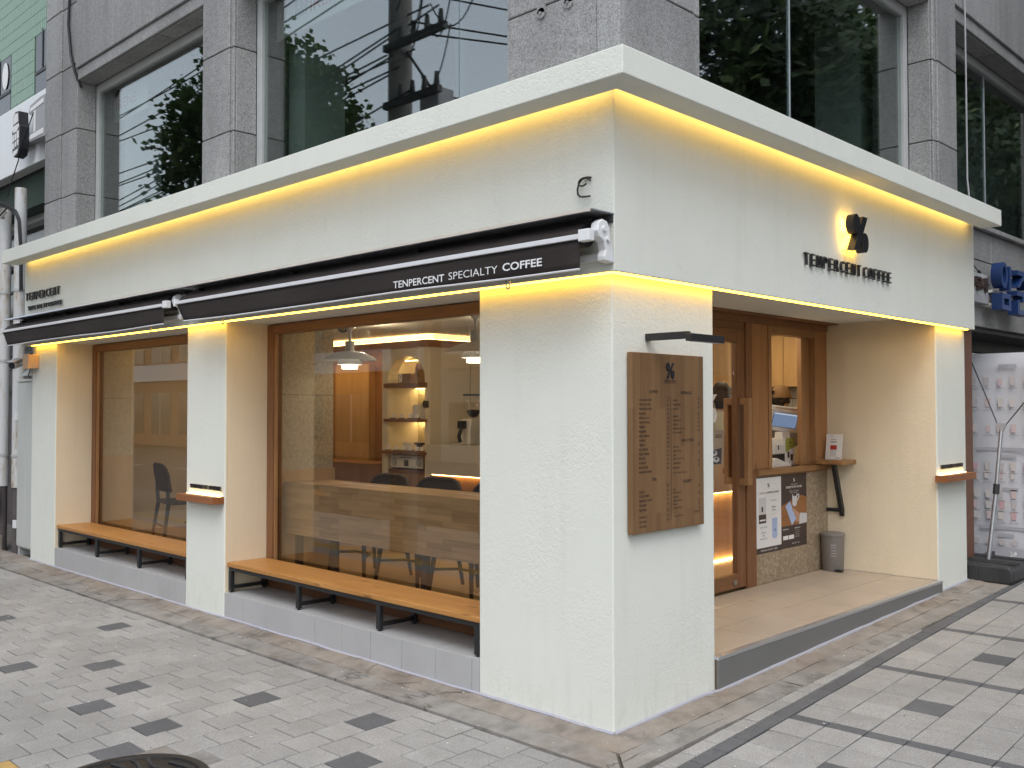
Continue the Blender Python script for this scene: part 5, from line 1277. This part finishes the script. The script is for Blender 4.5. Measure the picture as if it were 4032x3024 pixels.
# ------------------------------------------------------------------ left of the shop: cabinet, camera, pipes, neighbour
cabt = thing('electric_cabinet', 'tall pale grey metal cabinet left of the shop front', 'cabinet', (-8.4, .2, 0))
MB().box(-8.62, -8.05, .06, .40, .09, 1.955).build('body', m_cab, cabt, bevel=.006); MB().box(-8.65, -8.04, .045, .42, 1.956, 1.985).build('top', m_cab, cabt, bevel=.004)
MB().box(-8.605, -8.36, .048, .0595, .11, 1.94).build('door', m_cab, cabt, bevel=.003); MB().box(-8.352, -8.06, .048, .0595, .11, 1.94).build('door', m_cab, cabt, bevel=.003)
for x in (-8.615, -8.10): MB().box(x, x+.045, .07, .39, -.03, .0895).build('foot', m_cab, cabt)
for z in (.30, 1.52): MB().box(-8.655, -8.60, .02, .047, z, z+.09).build('hinge', m_white, cabt, bevel=.003)
cam_b = thing('security_camera', 'grey bullet security camera on a peach junction box at the left pier', 'camera', (-7.8, -.05, 2.1))
MB().box(-7.985, -7.83, -.105, -.0015, 2.085, 2.235).build('junction_box', m_peach, cam_b, bevel=.004); MB().box(-7.99, -7.825, -.115, -.1055, 2.08, 2.24).build('box_lid', m_peach, cam_b, bevel=.004)
T = Matrix.Translation((-8.07, -.15, 2.135)) @ Matrix.Rotation(R(-52), 4, 'Z') @ Matrix.Rotation(R(14), 4, 'Y')
MB().cyl((-.07, 0, 0), (.08, 0, 0), .042, n=20).xf(T).build('barrel', m_print_grey, cam_b, smooth=True); MB().box(-.07, .10, -.045, .045, .035, .052).xf(T).build('sun_hood', m_print_grey, cam_b, bevel=.006); MB().cyl((.0801, 0, 0), (.086, 0, 0), .036, n=20).xf(T).build('lens', m_darkglass, cam_b)
MB().tube([(-8.05, -.13, 2.135), (-8.01, -.08, 2.15), (-7.986, -.06, 2.16)], .016, 8).build('mount', m_print_grey, cam_b, smooth=True)
tag(MB().tube([(-8.0, -.03, 2.085), (-8.06, -.03, 2.02), (-8.10, .0, 1.99)], .006, 6).build('cable', m_rubber, loc=(-8.0, 0, 2.0), smooth=True), 'thin black cable looping from the peach junction box to the cabinet', 'cable')
tag(MB().prism([(-8.30, 2.02), (-8.04, 2.02), (-8.04, 2.12)], 'y', -.02, .16).build('rain_cover', m_white, loc=(-8.1, .1, 2.02)), 'small white wedge shaped cover above the cabinet', 'cover')
tag(MB().box(-8.62, -8.095, .30, .42, 2.0, 3.30).build('service_panel', m_cab, loc=(-8.3, .3, 2.0)), 'pale painted board behind the left end of the fascia', 'board')
def pipe(x, y, z1, r, label):
    p_ = thing('downpipe', label, 'pipe', (x, y, 0), 'painted downpipes left of the shop')
    MB().cyl((x, y, .75 if r > .06 else -.03), (x, y, z1), r, n=18).build('tube', m_pipe, p_, smooth=True)
    for z in (1.1, 2.2, 3.0): MB().cyl((x, y, z), (x, y, z+.03), r+.008, n=18).build('clamp', m_frame_white, p_, smooth=True)
    MB().cyl((x, y, -.03), (x, y, .75), r*.8, n=14).build('lower_tube', m_rust, p_, smooth=True)
pipe(-9.12, .06, 4.02, .066, 'white rusty downpipe at the left edge of the picture'); pipe(-8.74, .10, 4.20, .066, 'white rusty downpipe nearer the cabinet, reaching higher')
mbx = thing('meter_box', 'dark grey meter box in front of the pipes', 'meter box', (-9.1, -.05, .4)); MB().box(-9.30, -9.02, -.10, .0, .41, .75).build('body', m_print_grey, mbx, bevel=.02); MB().cyl((-9.06, -.101, .71), (-9.06, -.108, .71), .014, n=10).build('lock', m_letter, mbx)
tag(MB().box(-9.5, -9.05, -.12, .05, -.02, .18).box(-9.45, -9.1, -.10, .04, .18, .38).build('block_pile', m_conc, loc=(-9.3, 0, 0), bevel=.01), 'broken concrete blocks piled under the meter box', 'blocks')
cbn = thing('cable_bundle', 'thick bundle of black cables bending around the pipes', 'cables', (-8.8, 0, 3.9))
for k in range(6):
    o_ = Vector((rnd.uniform(-.02, .02), rnd.uniform(-.02, .02), rnd.uniform(-.04, .04)))
    MB().tube([Vector(q)+o_*(1 if i < 3 else .6) for i, q in enumerate(((-10.2, -.10, 4.38), (-9.5, -.08, 4.17), (-9.1, -.04, 4.06), (-8.80, -.02, 3.97), (-8.62, .0, 3.90), (-8.56, .02, 3.80), (-8.56, .04, 3.5), (-8.56, .05, 3.0)))], .009, 6).build('strand', m_rubber, cbn, smooth=True)
MB().tube([(-9.05, -.06, 4.02), (-8.98, -.10, 3.90), (-8.84, -.10, 3.86), (-8.72, -.06, 3.94)], .009, 6).build('loop', m_rubber, cbn, smooth=True); MB().tube([(-9.0, .0, 3.88), (-8.9, -.06, 3.86), (-8.75, -.05, 3.92)], .016, 6).build('hose', m_offwhite, cbn, smooth=True)
grn = thing('green_tiled_building', 'neighbour building faced with green tiles at the upper left', 'building', (-11, 1, 0))
MB().box(-17, -8.2, .63, 6, 5.53, 10.5).build('wall', m_green_joint, grn)
MB().box(-17, -8.12, .95, 6, -.1, 5.525).build('lower_wall', m_rust, grn)
MB().box(-17, -8.13, .60, .948, 4.22, 4.64).build('beam', m_green_joint, grn)
tme = MB().box(-.0305, .0305, -.012, 0, 0, .141)
me_t = bpy.data.meshes.new('tile'); me_t.from_pydata(tme.v, [], tme.f); me_t.materials.append(m_green_tile); me_t.update()
for i in range(27):
    x = -11.21+.0655*i
    for j in range(13):
        z = 5.54+.147*j
        if (x < -10.72 and z < 6.42) or (x > -9.85 and z < 6.42): continue
        spiece('tile', me_t, grn, (x, .63, z))
for x0, x1 in ((-11.6, -10.75), (-9.83, -9.35)):
    w = MB().box(x0, x1, .622, .6295, 5.54, 6.46).build('window', m_darkglass, grn)
    MB().box(x0, x1, .612, .6215, 5.91, 5.95).build('rail', m_charcoal, w); MB().box((x0+x1)/2-.015, (x0+x1)/2+.015, .612, .6215, 5.95, 6.46).build('mullion', m_charcoal, w)
MB().prism(ell((-10.93, 6.17), .11, .18, 20), 'y', .608, .6115).build('round_sticker', m_print_white, grn)
MB().prism([(-9.35, 4.30), (-9.25, 4.30), (-8.85, 3.72), (-8.95, 3.72)], 'y', .84, .92).build('brace', m_frame_white, grn)
for z, h_ in ((4.12, .09), (3.62, .09)): MB().box(-13, -8.14, .80, .94, z, z+h_).build('frame_bar', m_frame_white, grn)
MB().box(-13, -8.14, .941, .948, 2.2, 4.12).build('glazing', m_darkglass, grn)
for z in (3.28, 2.9, 2.4, 1.9): MB().box(-13, -8.66, .90, .94, z, z+.03).build('frame_bar', m_charcoal, grn)
sg = thing('signboard', 'white signboard across the green tiled neighbour building', 'signboard', (-10, .5, 4.66)); MB().box(-14, -8.2, .45, .599, 4.66, 5.52).build('box', m_signwhite, sg, bevel=.01)
ch = thing('channel_sign', 'black edged white emblem of stacked panels projecting from the white signboard', 'sign', (-9.4, .3, 4.7))
MB().box(-9.78, -8.6, .36, .449, 4.90, 5.00).build('support_box', m_print_grey, ch)
def em_(q): return [(-9.53+(x_+9.96)*.80, 4.72+(z_-4.50)*.873) for x_, z_ in q]
em_o = [(-9.92, 4.93), (-9.90, 5.08), (-9.83, 5.13), (-9.68, 5.12), (-9.66, 4.94), (-9.62, 4.90), (-9.64, 4.60), (-9.70, 4.52), (-9.86, 4.50), (-9.93, 4.58), (-9.96, 4.88)]
MB().prism(em_(em_o), 'y', .25, .36).build('body', m_letter, ch)
pw = [[(-9.89, 4.955), (-9.87, 5.07), (-9.82, 5.10), (-9.705, 5.09), (-9.69, 4.975)], [(-9.93, 4.88), (-9.91, 4.935), (-9.68, 4.945), (-9.65, 4.90), (-9.75, 4.845), (-9.87, 4.84)], [(-9.925, 4.72), (-9.925, 4.82), (-9.86, 4.82), (-9.86, 4.72)], [(-9.83, 4.73), (-9.83, 4.82), (-9.77, 4.82), (-9.77, 4.73)], [(-9.74, 4.74), (-9.74, 4.84), (-9.66, 4.85), (-9.66, 4.74)], [(-9.91, 4.62), (-9.92, 4.70), (-9.86, 4.70), (-9.85, 4.62)], [(-9.825, 4.64), (-9.825, 4.71), (-9.77, 4.71), (-9.77, 4.64)], [(-9.735, 4.645), (-9.735, 4.72), (-9.665, 4.725), (-9.67, 4.645)], [(-9.90, 4.53), (-9.88, 4.585), (-9.80, 4.59), (-9.69, 4.595), (-9.71, 4.54), (-9.82, 4.515)]]
for q in pw: MB().prism(em_(q), 'y', .245, .2495).build('face_panel', m_print_white, ch)
le = thing('channel_letter', 'black edged white letter at the right end of the white signboard', 'letter', (-9.0, .3, 4.8))
def le_(q): return [(-9.12+(x_+9.46)*.8, 4.85+(z_-4.60)*.9) for x_, z_ in q]
MB().prism(le_([(-9.46, 4.98), (-9.40, 5.08), (-9.0, 5.12), (-8.8, 5.12), (-8.8, 4.58), (-9.40, 4.60), (-9.45, 4.66), (-9.30, 4.72), (-9.28, 4.92)]), 'y', .30, .36).build('body', m_print_grey, le)
for q in ([(-9.40, 4.99), (-9.37, 5.04), (-8.85, 5.08), (-8.85, 5.02)], [(-9.24, 4.70), (-9.24, 4.98), (-9.17, 4.985), (-9.17, 4.70)], [(-9.38, 4.62), (-9.38, 4.68), (-8.85, 4.69), (-8.85, 4.62)]): MB().prism(le_(q), 'y', .295, .2995).build('face_panel', m_print_white, le)
tag(MB().tube([(-8.35, .09, 5.0), (-8.62, .05, 4.62), (-8.70, .05, 4.50), (-8.80, .02, 4.3), (-8.88, .0, 4.10)], .007, 6).build('cable', m_rubber, loc=(-9, -.1, 4.2), smooth=True), 'thin black cable hanging across the white signboard', 'cable')

# ------------------------------------------------------------------ right of the shop: neighbour shopfront, signs, banner
nsh = thing('neighbour_shopfront', 'dark glazed shopfront with brown side panel right of the coffee shop', 'shopfront', (-.2, 6.5, .15))
MB().box(-.26, -.10, 4.972, 5.42, .0, 2.398).build('side_panel', m_brown_wall, nsh); MB().box(-.62, -.56, 5.42, 9, .1, 2.36).build('glazing', m_darkglass, nsh); MB().box(-.64, -.10, 5.4205, 9, 2.36, 2.399).build('head_frame', m_charcoal, nsh); MB().box(-.56, -.50, 5.4205, 9, 2.24, 2.3595).build('transom', m_charcoal, nsh)
MB().box(-.56, -.52, 6.55, 6.61, .1, 2.24).build('mullion', m_charcoal, nsh)
MB().box(-.48, -.42, 5.46, 6.1, 2.325, 2.345).build('tube_lamp', m_print_ltgrey, nsh)
gl_ = MB(); put_text(gl_, '무사 임준', (-.555, 5.50, 1.93), (0, 1, 0), (0, 0, 1), (1, 0, 0), w=1.5, h=.30, offset=.03); gl_.build('window_lettering', m_print_white, nsh)
gl_ = MB(); put_text(gl_, '무사 임준', (-.551, 5.51, 1.94), (0, 1, 0), (0, 0, 1), (1, 0, 0), w=1.48, h=.28, offset=.0); gl_.build('window_lettering_inner', m_blue_lt, nsh)
ws = thing('signboard', 'small white sign with two black characters beside the blue sign', 'signboard', (0, 5.2, 2.66)); MB().box(-.0435, .02, 4.99, 5.57, 2.665, 2.865).build('box', m_frame_white, ws, bevel=.004)
g = MB(); put_text(g, '무사', (.0202, 5.13, 2.70), (0, 1, 0), (0, 0, 1), (1, 0, 0), w=.33, h=.13, depth=.025, offset=.05); g.build('characters', m_print_brown, ws)
MB().box(-.0435, .03, 4.99, 5.60, 2.60, 2.6645).build('tray', m_print_grey, ws)
tag(MB().tube([(.02, 5.02, 2.96), (.01, 5.25, 2.90), (.0, 5.36, 2.87)], .005, 6).tube([(.0, 5.34+.035*math.cos(t), 2.866+.03*math.sin(t)) for t in [math.pi*k/8 for k in range(9)]], .008, 6).build('cable', m_rubber, loc=(0, 5.3, 2.87), smooth=True), 'black cable and ring above the small white sign', 'cable')
bs = thing('channel_sign', 'large blue three dimensional Korean letters on the granite wall at the right', 'sign', (-.04, 5.8, 2.5))
X0, X1 = .06, .15
def stroke(polys, nm):
    a = MB(); b = MB()
    for q in polys: a.prism(q, 'x', X0, X1); 
    a.build(nm, m_blue, bs); 
    for q in polys: b.add([(X1+.0012, y, z) for y, z in q], [tuple(range(len(q)))])
    o_ = b.build('letter_face', m_blue_lt, bs.children[-1]) 
def ringq(c, ry, rz, w, n=28):
    o_ = ell(c, ry, rz, n); i_ = ell(c, ry-w, rz-w, n)
    return [[o_[k], o_[(k+1) % n], i_[(k+1) % n], i_[k]] for k in range(n)]
stroke(ringq((5.545, 2.862), .092, .118, .038), 'letter_ring'); stroke([[(5.685, 2.735), (5.735, 2.735), (5.735, 2.955), (5.685, 2.955)]], 'letter_bar')
stroke([[(5.474, 2.545), (5.722, 2.545), (5.722, 2.59), (5.474, 2.59)], [(5.474, 2.65), (5.722, 2.65), (5.722, 2.695), (5.474, 2.695)], [(5.474, 2.59), (5.530, 2.59), (5.530, 2.65), (5.474, 2.65)], [(5.668, 2.59), (5.722, 2.59), (5.722, 2.65), (5.668, 2.65)]], 'letter_box')
stroke([[(5.92, 2.90), (6.27, 2.90), (6.27, 2.945), (5.92, 2.945)], [(6.07, 2.90), (6.13, 2.90), (5.98, 2.785), (5.91, 2.785)], [(6.09, 2.86), (6.13, 2.87), (6.28, 2.785), (6.21, 2.785)]], 'letter_top'); stroke([[(5.89, 2.705), (6.30, 2.705), (6.30, 2.75), (5.89, 2.75)], [(6.07, 2.655), (6.12, 2.655), (6.12, 2.705), (6.07, 2.705)]], 'letter_middle'); stroke([[(5.92, 2.53), (6.27, 2.53), (6.27, 2.575), (5.92, 2.575)], [(5.92, 2.575), (5.975, 2.575), (5.975, 2.665), (5.92, 2.665)]], 'letter_bottom')
for z in (2.72, 2.60): MB().box(-.0435, .0595, 5.5, 6.3, z-.012, z+.012).build('support_rail', m_offwhite, bs)
# banner stand seen from behind
bst = thing('banner_stand', 'white menu banner on a black base with a silver pole, seen from behind', 'banner', (.05, 5.35, .15))
BY = 5.9
t = NT('banner_cloth'); pr1 = t.n('BsdfPrincipled'); pr1.inputs['Base Color'].default_value = (.80, .80, .84, 1); pr1.inputs['Roughness'].default_value = .7
trl = t.n('BsdfTranslucent'); trl.inputs[0].default_value = (.8, .8, .84, 1); mx_ = t.n('MixShader'); mx_.inputs[0].default_value = .3; t.l(pr1.outputs[0], mx_.inputs[1]); t.l(trl.outputs[0], mx_.inputs[2])
tp_ = t.n('BsdfTransparent'); mx2 = t.n('MixShader'); mx2.inputs[0].default_value = .13; t.l(mx_.outputs[0], mx2.inputs[1]); t.l(tp_.outputs[0], mx2.inputs[2]); t.l(mx2.outputs[0], t.out.inputs[0]); m_banner = t.m
vs = []; fs = []
for i in range(13):
    for j in range(13):
        x = -.325+.90*i/12; z = .20+1.97*j/12; vs.append((x, BY+.012*math.sin(i*.8+j*.35), z))
for i in range(12):
    for j in range(12): fs.append((i*13+j, (i+1)*13+j, (i+1)*13+j+1, i*13+j+1))
MB().add(vs, fs).build('cloth', m_banner, bst, smooth=True); bst.children[-1].modifiers.new('thick', 'SOLIDIFY').thickness = .002
by = BY-.018
ban = [MB() for _ in range(5)]
ban[0].quad((-.325, by, .205), (.575, by, .205), (.575, by, .335), (-.325, by, .335))
for z, x0, x1 in ((2.03, -.02, .14), (1.245, -.22, .55), (1.175, -.03, .13), (.87, -.0, .14), (.505, -.21, .56), (.435, -.04, .10)): ban[0].quad((x0, by, z), (x1, by, z), (x1, by, z+.032), (x0, by, z+.032))
mats_b = [1, 2, 3, 1, 2, 3, 4]
for z in (1.86, 1.66, 1.42, 1.06, .98, .80, .70, .60):
    for i in range(7):
        x = -.24+.115*i+rnd.uniform(-.01, .01); k = rnd.choice(mats_b); s_ = rnd.uniform(.85, 1.1)
        ban[k].quad((x-.020*s_, by, z), (x+.020*s_, by, z), (x+.026*s_, by, z+.075*s_), (x-.026*s_, by, z+.075*s_))
        ban[0].quad((x-.04, by, z-.028), (x+.04, by, z-.028), (x+.04, by, z-.022), (x-.04, by, z-.022))
for i in range(7):
    x = -.24+.115*i; ban[3].add([(x+.033*math.cos(a), by, .385+.028*math.sin(a)) for a in [2*math.pi*k/10 for k in range(10)]], [tuple(range(10))])
for k, (mb2, m2) in enumerate(zip(ban, (plain('ghost_grey', (.42, .42, .46), .7), plain('ghost_pink', (.62, .50, .51), .7), plain('ghost_beige', (.62, .58, .56), .7), plain('ghost_taupe', (.54, .50, .50), .7), plain('ghost_red', (.60, .40, .42), .7)))):
    if mb2.f: tag(mb2.build('print', m2, bst), kind='stuff')
lg2 = MB()
for c in ((-.27, -.24), (.27, .24)): lg2.add([(.09-a, by-.002, .27+b) for a, b in ell((c[0]*.07, c[1]*-.07), .014, .018, 12)], [tuple(range(12))])
lg2.quad((.062, by-.002, .305), (.068, by-.002, .308), (.118, by-.002, .235), (.112, by-.002, .232)); lg2.build('logo', m_print_white, bst)
b0 = .14
bb = MB().prism([(-.36, b0+.0), (.33, b0), (.36, b0+.03), (.36, b0+.12), (.33, b0+.155), (-.36, b0+.165)], 'y', 4.98, 5.62)
bb.build('base', m_charcoal, bst, bevel=.02)
for y in (5.10, 5.16, 5.22, 5.42, 5.48): MB().box(-.33, .345, y, y+.02, b0+.1555, b0+.168).build('base_rib', m_charcoal, bst, bevel=.004)
for x in (.0, .06, .26): MB().box(x, x+.02, 4.972, 4.9795, b0+.02, b0+.14).build('base_rib', m_charcoal, bst)
MB().cyl((.06, 5.30, b0+.16), (.115, 5.36, .92), .019, n=14).build('lower_pole', m_alu, bst, smooth=True); MB().cyl((.115, 5.36, .95), (.15, 5.40, 1.45), .0165, n=14).build('upper_pole', m_alu, bst, smooth=True); MB().cyl((.1125, 5.357, .88), (.117, 5.362, .97), .027, n=14).build('clamp', m_charcoal, bst, smooth=True)
MB().prism([(.11, 1.515), (.20, 1.515), (.17, 1.44), (.14, 1.44)], 'y', 5.385, 5.415).build('yoke', m_print_grey, bst, bevel=.004)
MB().tube([(.12, 5.40, 1.50), (.02, 5.48, 1.70), (-.12, 5.62, 1.95), (-.24, 5.75, 2.15)], .006, 6).build('arm', m_charcoal, bst, smooth=True); MB().tube([(.19, 5.40, 1.50), (.30, 5.5, 1.68), (.45, 5.65, 1.92), (.56, 5.85, 2.15)], .006, 6).build('arm', m_charcoal, bst, smooth=True)
MB().cyl((-.36, BY-.03, .20), (.60, BY-.03, .20), .014, n=10).build('bottom_bar', m_print_grey, bst, smooth=True)
for x in (-.30, -.1): MB().box(x, x+.03, BY-.36, BY-.02, b0+.155, .20).build('bar_bracket', m_charcoal, bst)

# ------------------------------------------------------------------ manhole, litter
mh = thing('manhole_cover', 'round cast iron manhole cover at the lower left of the pavement', 'manhole cover', (-1.293, -1.916, slope(-1.916)))
def onslope(mb): return mb.xf(Matrix.Translation((-1.293, -1.916, slope(-1.916))) @ Matrix.Rotation(.028, 4, 'X'))
onslope(MB().lathe((0, 0, 0), [(.52, -.03), (.52, -.006), (.40, -.004), (.376, .001), (.374, -.02)], 48)).build('collar', m_curb, mh, smooth=True)
onslope(MB().lathe((0, 0, 0), [(.372, -.03), (.372, .004), (.335, .005), (.332, -.004), (0, -.004)], 48)).build('plate', m_manhole, mh, smooth=True)
for k in range(9):
    yy = -.28+.07*k; hw = math.sqrt(max(0, .30**2-yy**2))
    if hw < .05: continue
    pts = [(-hw+2*hw*i/14, yy+.018*math.sin(3.2*(-hw+2*hw*i/14)/.2+k*.9), .0) for i in range(15)]
    onslope(MB().tube(pts, .011, 6)).build('rib', m_manhole, mh, smooth=True)
onslope(MB().lathe((.12, .22, 0), [(.045, .004), (.04, .006), (.025, .006), (.02, -.003)], 20)).build('key_hole', m_manhole, mh, smooth=True)
li = MB(); ld_ = MB()
for k in range(190):
    if k % 2: x, y = rnd.uniform(-6, .3), -abs(rnd.gauss(0, .9))-.05
    else: x, y = rnd.uniform(.08, 1.6), rnd.uniform(-.3, 4.5)
    a = rnd.uniform(0, 6.28); s_ = rnd.uniform(.003, .010); z = slope(y)+.006+(.02 if (abs(y) < .17 and x < 0) or x < .17 else 0)
    c_, d_ = math.cos(a)*s_, math.sin(a)*s_
    (li if k % 3 else ld_).add([(x-c_, y-d_, z), (x+d_*.6, y-c_*.6, z+.001), (x+c_, y+d_, z+.002), (x-d_*.6, y+c_*.6, z)], [(0, 1, 2, 3)])
tag(li.build('litter', m_offwhite), 'tiny pale flakes scattered over the pavement', 'litter', None, 'stuff')
tag(ld_.build('litter', m_print_brown), 'tiny dark leaf scraps scattered over the pavement', 'litter', None, 'stuff')

# ------------------------------------------------------------------ the street behind the camera (seen in the glass)
def tree(loc, h, cr, label, seed, cz, ncl=190, lsz=1.0, zs=1.05, csz=1.0):
    t = thing('street_tree', label, 'tree', loc, 'street trees along the kerb'); rr = random.Random(seed)
    b = Vector(loc)
    tr = MB().tube([b+Vector((0, 0, -.1)), b+Vector((.03, .02, h*.25)), b+Vector((-.05, .05, h*.5)), b+Vector((.05, -.03, h*.75))], [.16, .13, .10, .05], 10)
    for k in range(9):
        a = k*2.4; z0 = h*(.28+.05*k); L = cr*rr.uniform(.7, .95)
        tr.tube([b+Vector((0, 0, z0)), b+Vector((math.cos(a)*L*.5, math.sin(a)*L*.5, z0+L*.35)), b+Vector((math.cos(a)*L, math.sin(a)*L, z0+L*.55))], [.06, .035, .012], 6)
    tr.build('trunk', m_bark, t, smooth=True)
    vs = []; fs = []
    for c in range(ncl):
        while True:
            q = Vector((rr.uniform(-1, 1), rr.uniform(-1, 1), rr.uniform(-1, 1)))
            if .25 < q.length < 1: break
        cc = b+Vector((q.x*cr, q.y*cr, cz+q.z*cr*zs)); cs = rr.uniform(.28, .55)*csz
        for l_ in range(70):
            p_ = cc+Vector((rr.gauss(0, .5), rr.gauss(0, .5), rr.gauss(0, .4)))*cs
            s_ = rr.uniform(.055, .10)*lsz; u_ = Vector((rr.gauss(0, 1), rr.gauss(0, 1), rr.gauss(0, .6))).normalized(); w_ = u_.orthogonal().normalized()
            k = len(vs); vs += [p_-u_*s_, p_+w_*s_*.7, p_+u_*s_, p_-w_*s_*.7]; fs.append((k, k+1, k+2, k+3))
    m = MB(); m.v = [tuple(v) for v in vs]; m.f = fs; m.mi = [0]*len(fs)
    off = Vector(loc); me = bpy.data.meshes.new('crown'); me.from_pydata([tuple(Vector(v)-off) for v in m.v], [], fs); me.materials.append(m_leaf); me.update()
    o = bpy.data.objects.new('crown', me); col.objects.link(o); o.parent = t; return t
tree((-11.0, -3.95, slope(-3.7)), 6.2, 1.75, 'leafy street tree mirrored in the left upper windows', 3, 5.5, 420, .78, 1.35, .8)
t2 = tree((4.1, 8.0, slope(7)), 7.0, 2.7, 'dense street tree mirrored in the upper window beside the corner', 11, 5.9, 330, 1.25)
for k, (lc, lab, rz) in enumerate((((3.9, 12.6, slope(7)), 'dense street tree mirrored in the far right upper window', 1.1), ((3.6, 17.2, slope(7)), 'dense street tree farthest along the right kerb', 2.3))):
    c = copy_tree(t2); c.location = lc; c.rotation_euler = (0, 0, rz); c['label'] = lab
up = thing('utility_pole', 'concrete utility pole with cross arms and cables mirrored in the upper window', 'utility pole', (-6.0, -2.72, slope(-2.7)))
MB().tube([(-6.0, -2.72, -.1), (-6.0, -2.72, 12)], [.17, .12], 18).build('post', m_polec, up, smooth=True)
for z, L in ((5.25, .9), (5.95, 1.0), (6.9, 1.1), (7.8, 1.1)):
    a = MB().box(-6.0-.1, -6.0+L, -2.60, -2.53, z, z+.08).build('cross_arm', m_charcoal, up)
    for q in range(4): MB().cyl((-5.8+q*L*.24, -2.565, z+.08), (-5.8+q*L*.24, -2.565, z+.24), .04, .025, 10).build('insulator', m_charcoal, a)
MB().box(-5.62, -5.28, -2.95, -2.70, 5.05, 5.40).build('service_box', m_print_grey, up, bevel=.02); MB().tube([(-5.9, -2.7, 6.0), (-5.5, -2.8, 5.42)], .018, 6).build('strut', m_charcoal, up)
for k in range(26):
    z = rnd.uniform(5.2, 7.9); a = Vector((-6.0+rnd.uniform(-.1, .9), -2.6+rnd.uniform(-.1, .1), z))
    if k < 12: e_ = Vector((-30, -3.5+rnd.uniform(-1.5, 1.5), z+rnd.uniform(-.5, 2.5)))
    elif k < 18: e_ = Vector((rnd.uniform(-8, 6), -20, z+rnd.uniform(1, 3)))
    else: e_ = a+Vector((rnd.uniform(.3, .8), rnd.uniform(-.3, .3), rnd.uniform(-1.2, 1.2)))
    sag = .5 if k < 18 else .35
    MB().tube([a+(e_-a)*q-Vector((0, 0, sag*4*q*(1-q))) for q in [i/10 for i in range(11)]], .012 if k < 18 else .009, 5).build('cable', m_rubber, up, smooth=True)
def block(x0, x1, y0, y1, h, m, face, label, floors, bays, sign=None):
    b = thing('street_building', label, 'building', ((x0+x1)/2, (y0+y1)/2, -.15)); MB().box(x0, x1, y0, y1, -.15, h).build('wall', m, b)
    MB().box(x0-.1, x1+.1, y0-.1, y1+.1, h, h+.25).build('parapet', m_polec, b)
    for f_ in range(floors):
        for i in range(bays):
            z0 = .4+f_*h/floors; z1 = z0+h/floors*.58
            if face == 'N':
                w = (x1-x0)/bays; a = x0+w*i+w*.15; o_ = MB().box(a, a+w*.7, y1+.001, y1+.05, z0, z1).build('window', m_darkglass, b); MB().box(a+w*.33, a+w*.36, y1+.051, y1+.07, z0, z1).build('mullion', m_frame_white, o_)
            else:
                w = (y1-y0)/bays; a = y0+w*i+w*.15; o_ = MB().box(x0-.05, x0-.001, a, a+w*.7, z0, z1).build('window', m_darkglass, b); MB().box(x0-.07, x0-.051, a+w*.33, a+w*.36, z0, z1).build('mullion', m_frame_white, o_)
    if sign:
        if face == 'N': MB().box(x0+.3, x1-.3, y1+.06, y1+.25, 3.0, 3.8).build('sign', sign, b)
        else: MB().box(x0-.25, x0-.06, y0+.3, y1-.3, 3.0, 3.8).build('sign', sign, b)
m_brick = plain('brick_orange', (.34, .14, .055), .85, 0, .15, 3); m_grey_b = plain('render_grey', (.36, .35, .33), .85, 0, .08, 1); m_cream_b = plain('render_cream', (.48, .43, .35), .85, 0, .06, 1)
block(-34, -22, -26, -17, 6.2, m_brick, 'N', 'orange brick house across the street at the far left', 2, 4, m_signwhite); block(-21.5, -12.5, -26, -17, 5.0, m_grey_b, 'N', 'grey rendered house across the street', 2, 3, m_peach); block(-12, -3, -26, -17, 5.8, m_brick, 'N', 'orange brick house across the street beside the grey one', 2, 4, m_signwhite); block(-2, 8, -26, -17, 5.4, m_cream_b, 'N', 'cream rendered house across the street opposite the corner', 2, 4, m_teal)
block(-58, -35, -26, -17, 7.0, m_brick, 'N', 'long orange brick house far along the street', 2, 8, m_signwhite); block(-84, -59, -26, -17, 8.0, m_grey_b, 'N', 'long grey house farthest along the street', 3, 8); block(17, 26, -8, 4, 7, m_grey_b, 'W', 'grey building across the side street', 2, 4, m_signwhite); block(17, 26, 4.5, 20, 9, m_cream_b, 'W', 'cream building across the side street', 3, 5, m_peach); block(17, 26, 20.5, 40, 8, m_brick, 'W', 'brick building far along the side street', 3, 6)
# road paint
for k in range(14): 
    pass
rp = MB()
for k in range(12): rp.quad((-40+k*4.5, -10.1, slope(-10)-.126), (-38+k*4.5, -10.1, slope(-10)-.126), (-38+k*4.5, -9.95, slope(-10)-.126), (-40+k*4.5, -9.95, slope(-10)-.126))
for k in range(7): rp.quad((-3.2+k*.9, -9.5, slope(-10)-.126), (-2.75+k*.9, -9.5, slope(-10)-.126), (-2.75+k*.9, -6.2, slope(-10)-.126), (-3.2+k*.9, -6.2, slope(-10)-.126))
tag(rp.build('road_marking', m_print_white, ground), kind='stuff')

bpy.data.scenes.remove(_tsc)
for o in scene.objects:
    if o.type == 'MESH' and o.parent is None and 'kind' not in o and 'label' not in o: o['kind'] = 'structure'
